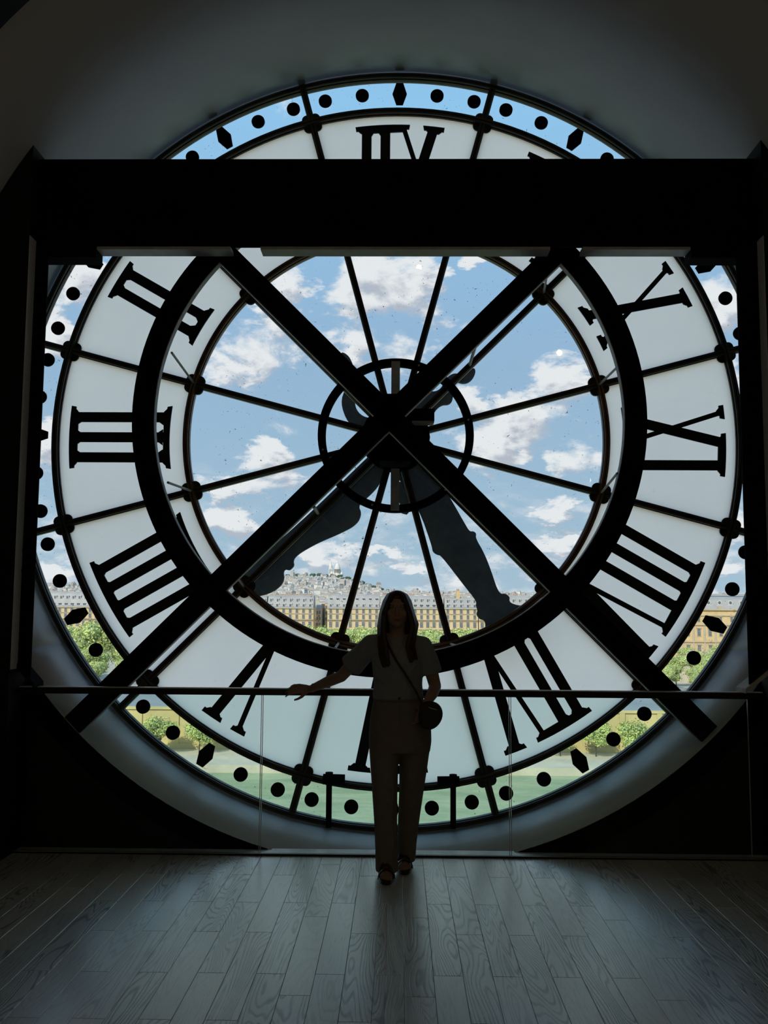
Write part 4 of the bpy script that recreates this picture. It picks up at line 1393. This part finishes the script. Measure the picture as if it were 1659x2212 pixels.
for k in range(3):
    link('pot', MB().tube((0, 0, 0), (0, 0, .8), .18, .14, 8).mesh('pot', 'terracotta'), yc, (27.3 + .5 * k, 455, 9.7))

# ------------------------------------------------------------------ palace wing at the right
pw = thing('palace_wing', (124, 380, -18.45), 'ochre stone palace wing with grey mansard seen right through the minute ring', 'palace')
MB().box(103, 160, 380, 400, -18.45, 1.7).build('facade', 'ochre', pw)
MB().box(103, 160, 379.3, 380, 1.3, 1.9).box(103, 160, 379.5, 380, -4.6, -4.1).box(103, 160, 379.5, 380, -11.2, -10.7).box(103, 160, 379.6, 380, -.9, -.6).build('cornice', 'ledge', pw)
MB().prism_x([(379.8, 1.8), (382, 5.6), (386, 7.4), (396, 7.4), (400, 1.8)], 103, 160).box(103, 160, 383.8, 384.2, 7.3, 7.8).build('roof', 'zinc', pw)
PWIN = MB().box(-.95, .95, -.20, .05, -1.7, 1.7, 1).box(-.62, .62, -.24, -.12, -1.5, 1.4, 0).box(-.05, .05, -.27, -.22, -1.5, 1.4, 1).box(-.62, .62, -.27, -.22, .4, .5, 1).box(-1.1, 1.1, -.4, 0, 1.6, 1.95, 1).mesh('window', ['pane_far', 'ledge'])
OEIL = MB().tube((0, -.4, 0), (0, 1.6, 0), .95, None, 16, 1).tube((0, -.44, 0), (0, -.38, 0), .58, None, 16, 0).box(-1.1, 1.1, -.35, 1.6, -1.25, -.75, 1).mesh('dormer', ['pane_far', 'frame_far'])
PIL = MB().box(-.35, .35, -.3, 0, 0, 6.0).mesh('pilaster', 'ledge')
GAB = MB().prism([(-1.7, 0), (1.7, 0), (1.1, .7), (0, 1.25), (-1.1, .7)], -.3, .3).mesh('pediment', 'ledge')
for i in range(13):
    x = 105 + i * 4.3
    for z, s in ((-2.2, .62), (-7.3, .95), (-13.8, 1.0), (-17.2, .6)):
        link('window', PWIN, pw, (x, 380, z), None, (s if s < .7 else .9, 1, s))
    link('dormer', OEIL, pw, (x, 381, 4.3))
    for z in (-10.7, -17.2):
        link('pilaster', PIL, pw, (x + 2.15, 380, z))
    if i % 2:
        link('pediment', GAB, pw, (x, 380, 1.8))

# ------------------------------------------------------------------ the hill with its basilica
RIDGE = [(-.6, .0165), (-.40, .0175), (-.21, .0185), (-.165, .0255), (-.127, .0290), (-.098, .0315), (-.062, .0297), (-.050, .026), (-.035, .0205), (-.016, .0158), (.02, .0140), (.17, .0130), (.6, .0130)]


def ridge(a):
    for (a0, e0), (a1, e1) in zip(RIDGE[:-1], RIDGE[1:]):
        if a <= a1:
            t = max(0, min(1, (a - a0) / (a1 - a0)))
            return e0 + (e1 - e0) * t
    return RIDGE[-1][1]


def slope_z(x, y):
    t = max(0.0, min(1.0, (y - 500) / 2000.0))
    e = -.024 + (ridge(x / y) + .024) * (t ** .75)
    return CAM_H + e * y


hm = MB()
xs = [-.62 + 1.24 * i / 80 for i in range(81)]
ys = [505, 620, 760, 950, 1200, 1500, 1800, 2100, 2350, 2500]
vs = [(a * y, y, slope_z(a * y, y)) for y in ys for a in xs]
vs += [(a * 3400, 3400, -60) for a in xs]
fs = []
for j in range(len(ys)):
    for i in range(80):
        fs.append((j * 81 + i, j * 81 + i + 1, (j + 1) * 81 + i + 1, (j + 1) * 81 + i))
hm.add(vs, fs)
struct('hill', hm, 'hill', 'built-up hill rising behind the street front', 'hill', None, True)


def house_mesh(k, wall):
    mb = MB()
    w, d, h = ((10, 9, 11), (14, 9, 9), (8, 9, 14), (12, 10, 12))[k]
    mb.box(-w / 2, w / 2, -d / 2, d / 2, -8, h, 0)
    if k % 2:
        mb.prism_x([(-d / 2 - .3, h), (-d * .28, h + 2.6), (d * .28, h + 2.6), (d / 2 + .3, h)], -w / 2, w / 2, 1)
    else:
        mb.prism([(-w / 2 - .3, h), (0, h + 3.2), (w / 2 + .3, h)], -d / 2, d / 2, 1)
    mb.box(w * .22, w * .34, -1, 1, h, h + 4.2, 0)
    for r in range(int(h / 3.2)):
        for c in range(int(w / 2.6)):
            x = -w / 2 + 1.4 + 2.6 * c
            mb.box(x - .6, x + .6, -d / 2 - .12, -d / 2 + .1, h - 2.6 - 3.1 * r, h - 1.0 - 3.1 * r, 2)
    return mb.mesh('house', [wall, 'house_roof', 'house_dark'])


HOUSES = [house_mesh(k, w) for k in range(4) for w in ('house_a', 'house_b', 'house_c', 'house_b')]
rh = random.Random(12)
spots = []
KEEP = [(-205, 2470), (-192, 2460), (-170, 2455), (-152, 2450), (-128, 2470), (-116, 2470), (-104, 2480), (-92, 2480), (-82, 2480), (-72, 2480), (-60, 2480), (-260, 2470), (-228, 2470), (-288, 2470), (-310, 2470), (-140, 2380), (-126, 2390), (-214, 2440), (-40, 2480), (-53, 2480), (-248, 2490), (-196, 2480), (-182, 2490), (-164, 2495), (-150, 2495)]
for a0, a1, n, y0, y1 in ((-.150, -.030, 165, 1300, 2480), (-.030, .16, 70, 2150, 2490), (-.37, -.32, 14, 2200, 2480), (.315, .35, 8, 2200, 2480)):
    for i in range(n):
        for tries in range(30):
            a, y = rh.uniform(a0, a1), y0 + (y1 - y0) * sqrt(rh.random())
            if all(abs(a * y - b * z) > 17 or abs(y - z) > 17 for b, z in spots) and all(abs(a * y - hx) > 18 or abs(y - hy) > 18 for hx, hy in KEEP):
                spots.append((a, y))
                break
spots.sort(key=lambda s: s[1])
for a, y in spots:
    s = rh.uniform(.75, 1.15)
    o = link('house', rh.choice(HOUSES), None, (a * y, y, slope_z(a * y, y)), (0, 0, rh.choice((0, .3, -.35, .6, -.6, 1.2))), (s, s, s * rh.uniform(.7, 1.05)))
    tag(o, 'small pale town house among the crowded roofs of the hill', 'house', 'houses crowding the hill')
# the countless rest of the town
mass = MB()
for i in range(3600):
    a = rh.uniform(-.40, .40)
    y = 560 + 1930 * sqrt(rh.random())
    if y > 1500 and -.15 < a < -.03 and rh.random() < .35:
        continue
    x, z = a * y, slope_z(a * y, y)
    w, d, h = rh.uniform(4, 8), 5, rh.uniform(5, 10)
    if any(abs(x - b * q) < 16 and abs(y - q) < 14 for b, q in spots) or any(abs(x - hx) < 20 and abs(y - hy) < 18 for hx, hy in KEEP):
        continue
    mi = rh.choice((0, 1, 1, 2))
    mass.box(x - w, x + w, y - d, y + d, z - 6, z + h, mi)
    mass.prism([(x - w - .2, z + h), (x - w * .5, z + h + 2.2), (x + w * .5, z + h + 2.2), (x + w + .2, z + h)], y - d, y + d, 3)
    if rh.random() < .6:
        mass.box(x + w * .3, x + w * .5, y - 1, y + 1, z + h, z + h + 4, 0)
tag(mass.build('distant_roofs', ['house_a', 'house_b', 'house_c', 'house_roof']), 'endless pale roofs of the town beyond the street front', 'rooftops', None, 'stuff')
# trees near the hilltop
HT = crown_mesh(31, lobes_for(31, 9, 15, 7), 520, 1.4, ['leaf_hill', 'leaf_hill', 'leaf_hill'])
HTT = trunk_mesh(9, 15)
HLIST = [(-205, 2470, .95), (-189, 2448, .95), (-170, 2452, .9), (-152, 2448, .95), (-132, 2466, 1.0), (-114, 2460, 1.05), (-98, 2478, 1.05), (-80, 2476, 1.0), (-66, 2462, .9), (-222, 2450, .9), (-262, 2470, .85), (-288, 2470, .85), (-310, 2470, .9), (-240, 2446, .8), (-140, 2380, .8), (-122, 2384, .9), (-46, 2470, .8), (-28, 2474, .7), (-275, 2440, .75)]
HX = [h[0] for h in HLIST]
for i, (x, y, s) in enumerate(HLIST):
    tree((x, y, slope_z(x, y) - .5), HT, HTT, (s, s, s * 1.0), ORD[sorted(HX).index(x)] + ' of the dark green trees along the brow of the hill, from the left', 'trees on the brow of the hill', i * 1.9)
bs = thing('basilica', (-164, 2500, 74), 'white domed basilica crowning the hill', 'church')


def dome(c, r, h, name='dome', lantern=True):
    prof = [(r * .96, -h * .9), (r * .96, 0), (r * 1.04, 0), (r * 1.0, .12 * h), (r * .93, .42 * h), (r * .74, .82 * h), (r * .45, 1.18 * h), (r * .2, 1.40 * h)]
    d = MB().lathe(prof, c, 20).build(name, 'white_stone', bs, None, True)
    if lantern:
        MB().lathe([(r * .2, 1.36 * h), (r * .2, 1.62 * h), (r * .24, 1.64 * h), (r * .12, 1.85 * h), (.3, 2.15 * h)], c, 10).build('lantern', 'white_stone', d)
    sl = MB()
    for k in range(12):
        a = 2 * pi * k / 12
        x, y = c[0] + r * .97 * cos(a), c[1] + r * .97 * sin(a)
        sl.tube((x, y, c[2] - h * .7), (x, y, c[2] - h * .15), r * .10, None, 6)
    sl.build('drum_window', 'white_shade', d)
    return d


dome((-162, 2500, 100), 8.2, 11.5, 'main_dome')
for x, y, z in ((-176, 2492, 88), (-150, 2490, 86), (-172, 2512, 88), (-152, 2512, 86)):
    dome((x, y, z), 3.6, 5.2, 'small_dome')
MB().box(-178, -148, 2488, 2516, 62, 84).prism([(-178, 84), (-163, 91), (-148, 84)], 2488, 2516).box(-172, -154, 2482, 2490, 62, 80).prism([(-172, 80), (-163, 86), (-154, 80)], 2482, 2490).build('nave', 'white_stone', bs)
ar = MB()
for k in range(3):
    ar.box(-169.5 + 5 * k, -166.5 + 5 * k, 2481.7, 2482, 64, 72)
ar.build('porch_arch', 'white_shade', bs)
tw = MB().box(-185.5, -176.5, 2512, 2521, 62, 104).lathe([(4.8, 104), (4.5, 109), (2.9, 114), (1.4, 118), (1.5, 119), (.3, 123)], (-181, 2516.5, 0), 12).build('bell_tower', 'white_stone', bs)
MB().box(-183.6, -182.0, 2511.6, 2512, 90, 101).box(-180.2, -178.6, 2511.6, 2512, 90, 101).box(-183.6, -182.0, 2511.6, 2512, 76, 84).box(-180.2, -178.6, 2511.6, 2512, 76, 84).build('belfry_opening', 'white_shade', tw)
wt = thing('water_tower', (-248, 2490, 74), 'round white water tower left of the basilica', 'tower')
MB().lathe([(5.0, 0), (5.0, 10), (6.0, 10.5), (6.0, 14), (4.5, 15), (4.2, 17), (1.0, 19)], (-248, 2490, 72), 16).build('drum', 'white_stone', wt)
MB().lathe([(6.1, 11), (6.1, 12.2)], (-248, 2490, 72), 16).build('band', 'white_shade', wt)
ch = thing('church_tower', (-196, 2480, 72), 'small dark church tower between the water tower and the basilica', 'tower')
MB().box(-198, -194, 2478, 2482, 66, 84).build('shaft', 'house_c', ch)
MB().lathe([(2.6, 84), (2.0, 87), (.2, 90)], (-196, 2480, 0), 8).build('cap', 'lead', ch)
oh = thing('hilltop_house', (-53, 2480, 55), 'square grey mansion standing above the trees right of the basilica', 'house')
MB().box(-59, -47, 2476, 2486, 44, 62).build('wall', 'house_c', oh)
MB().prism([(-60, 62), (-57, 67), (-49, 67), (-46, 62)], 2475, 2487).build('roof', 'lead', oh)
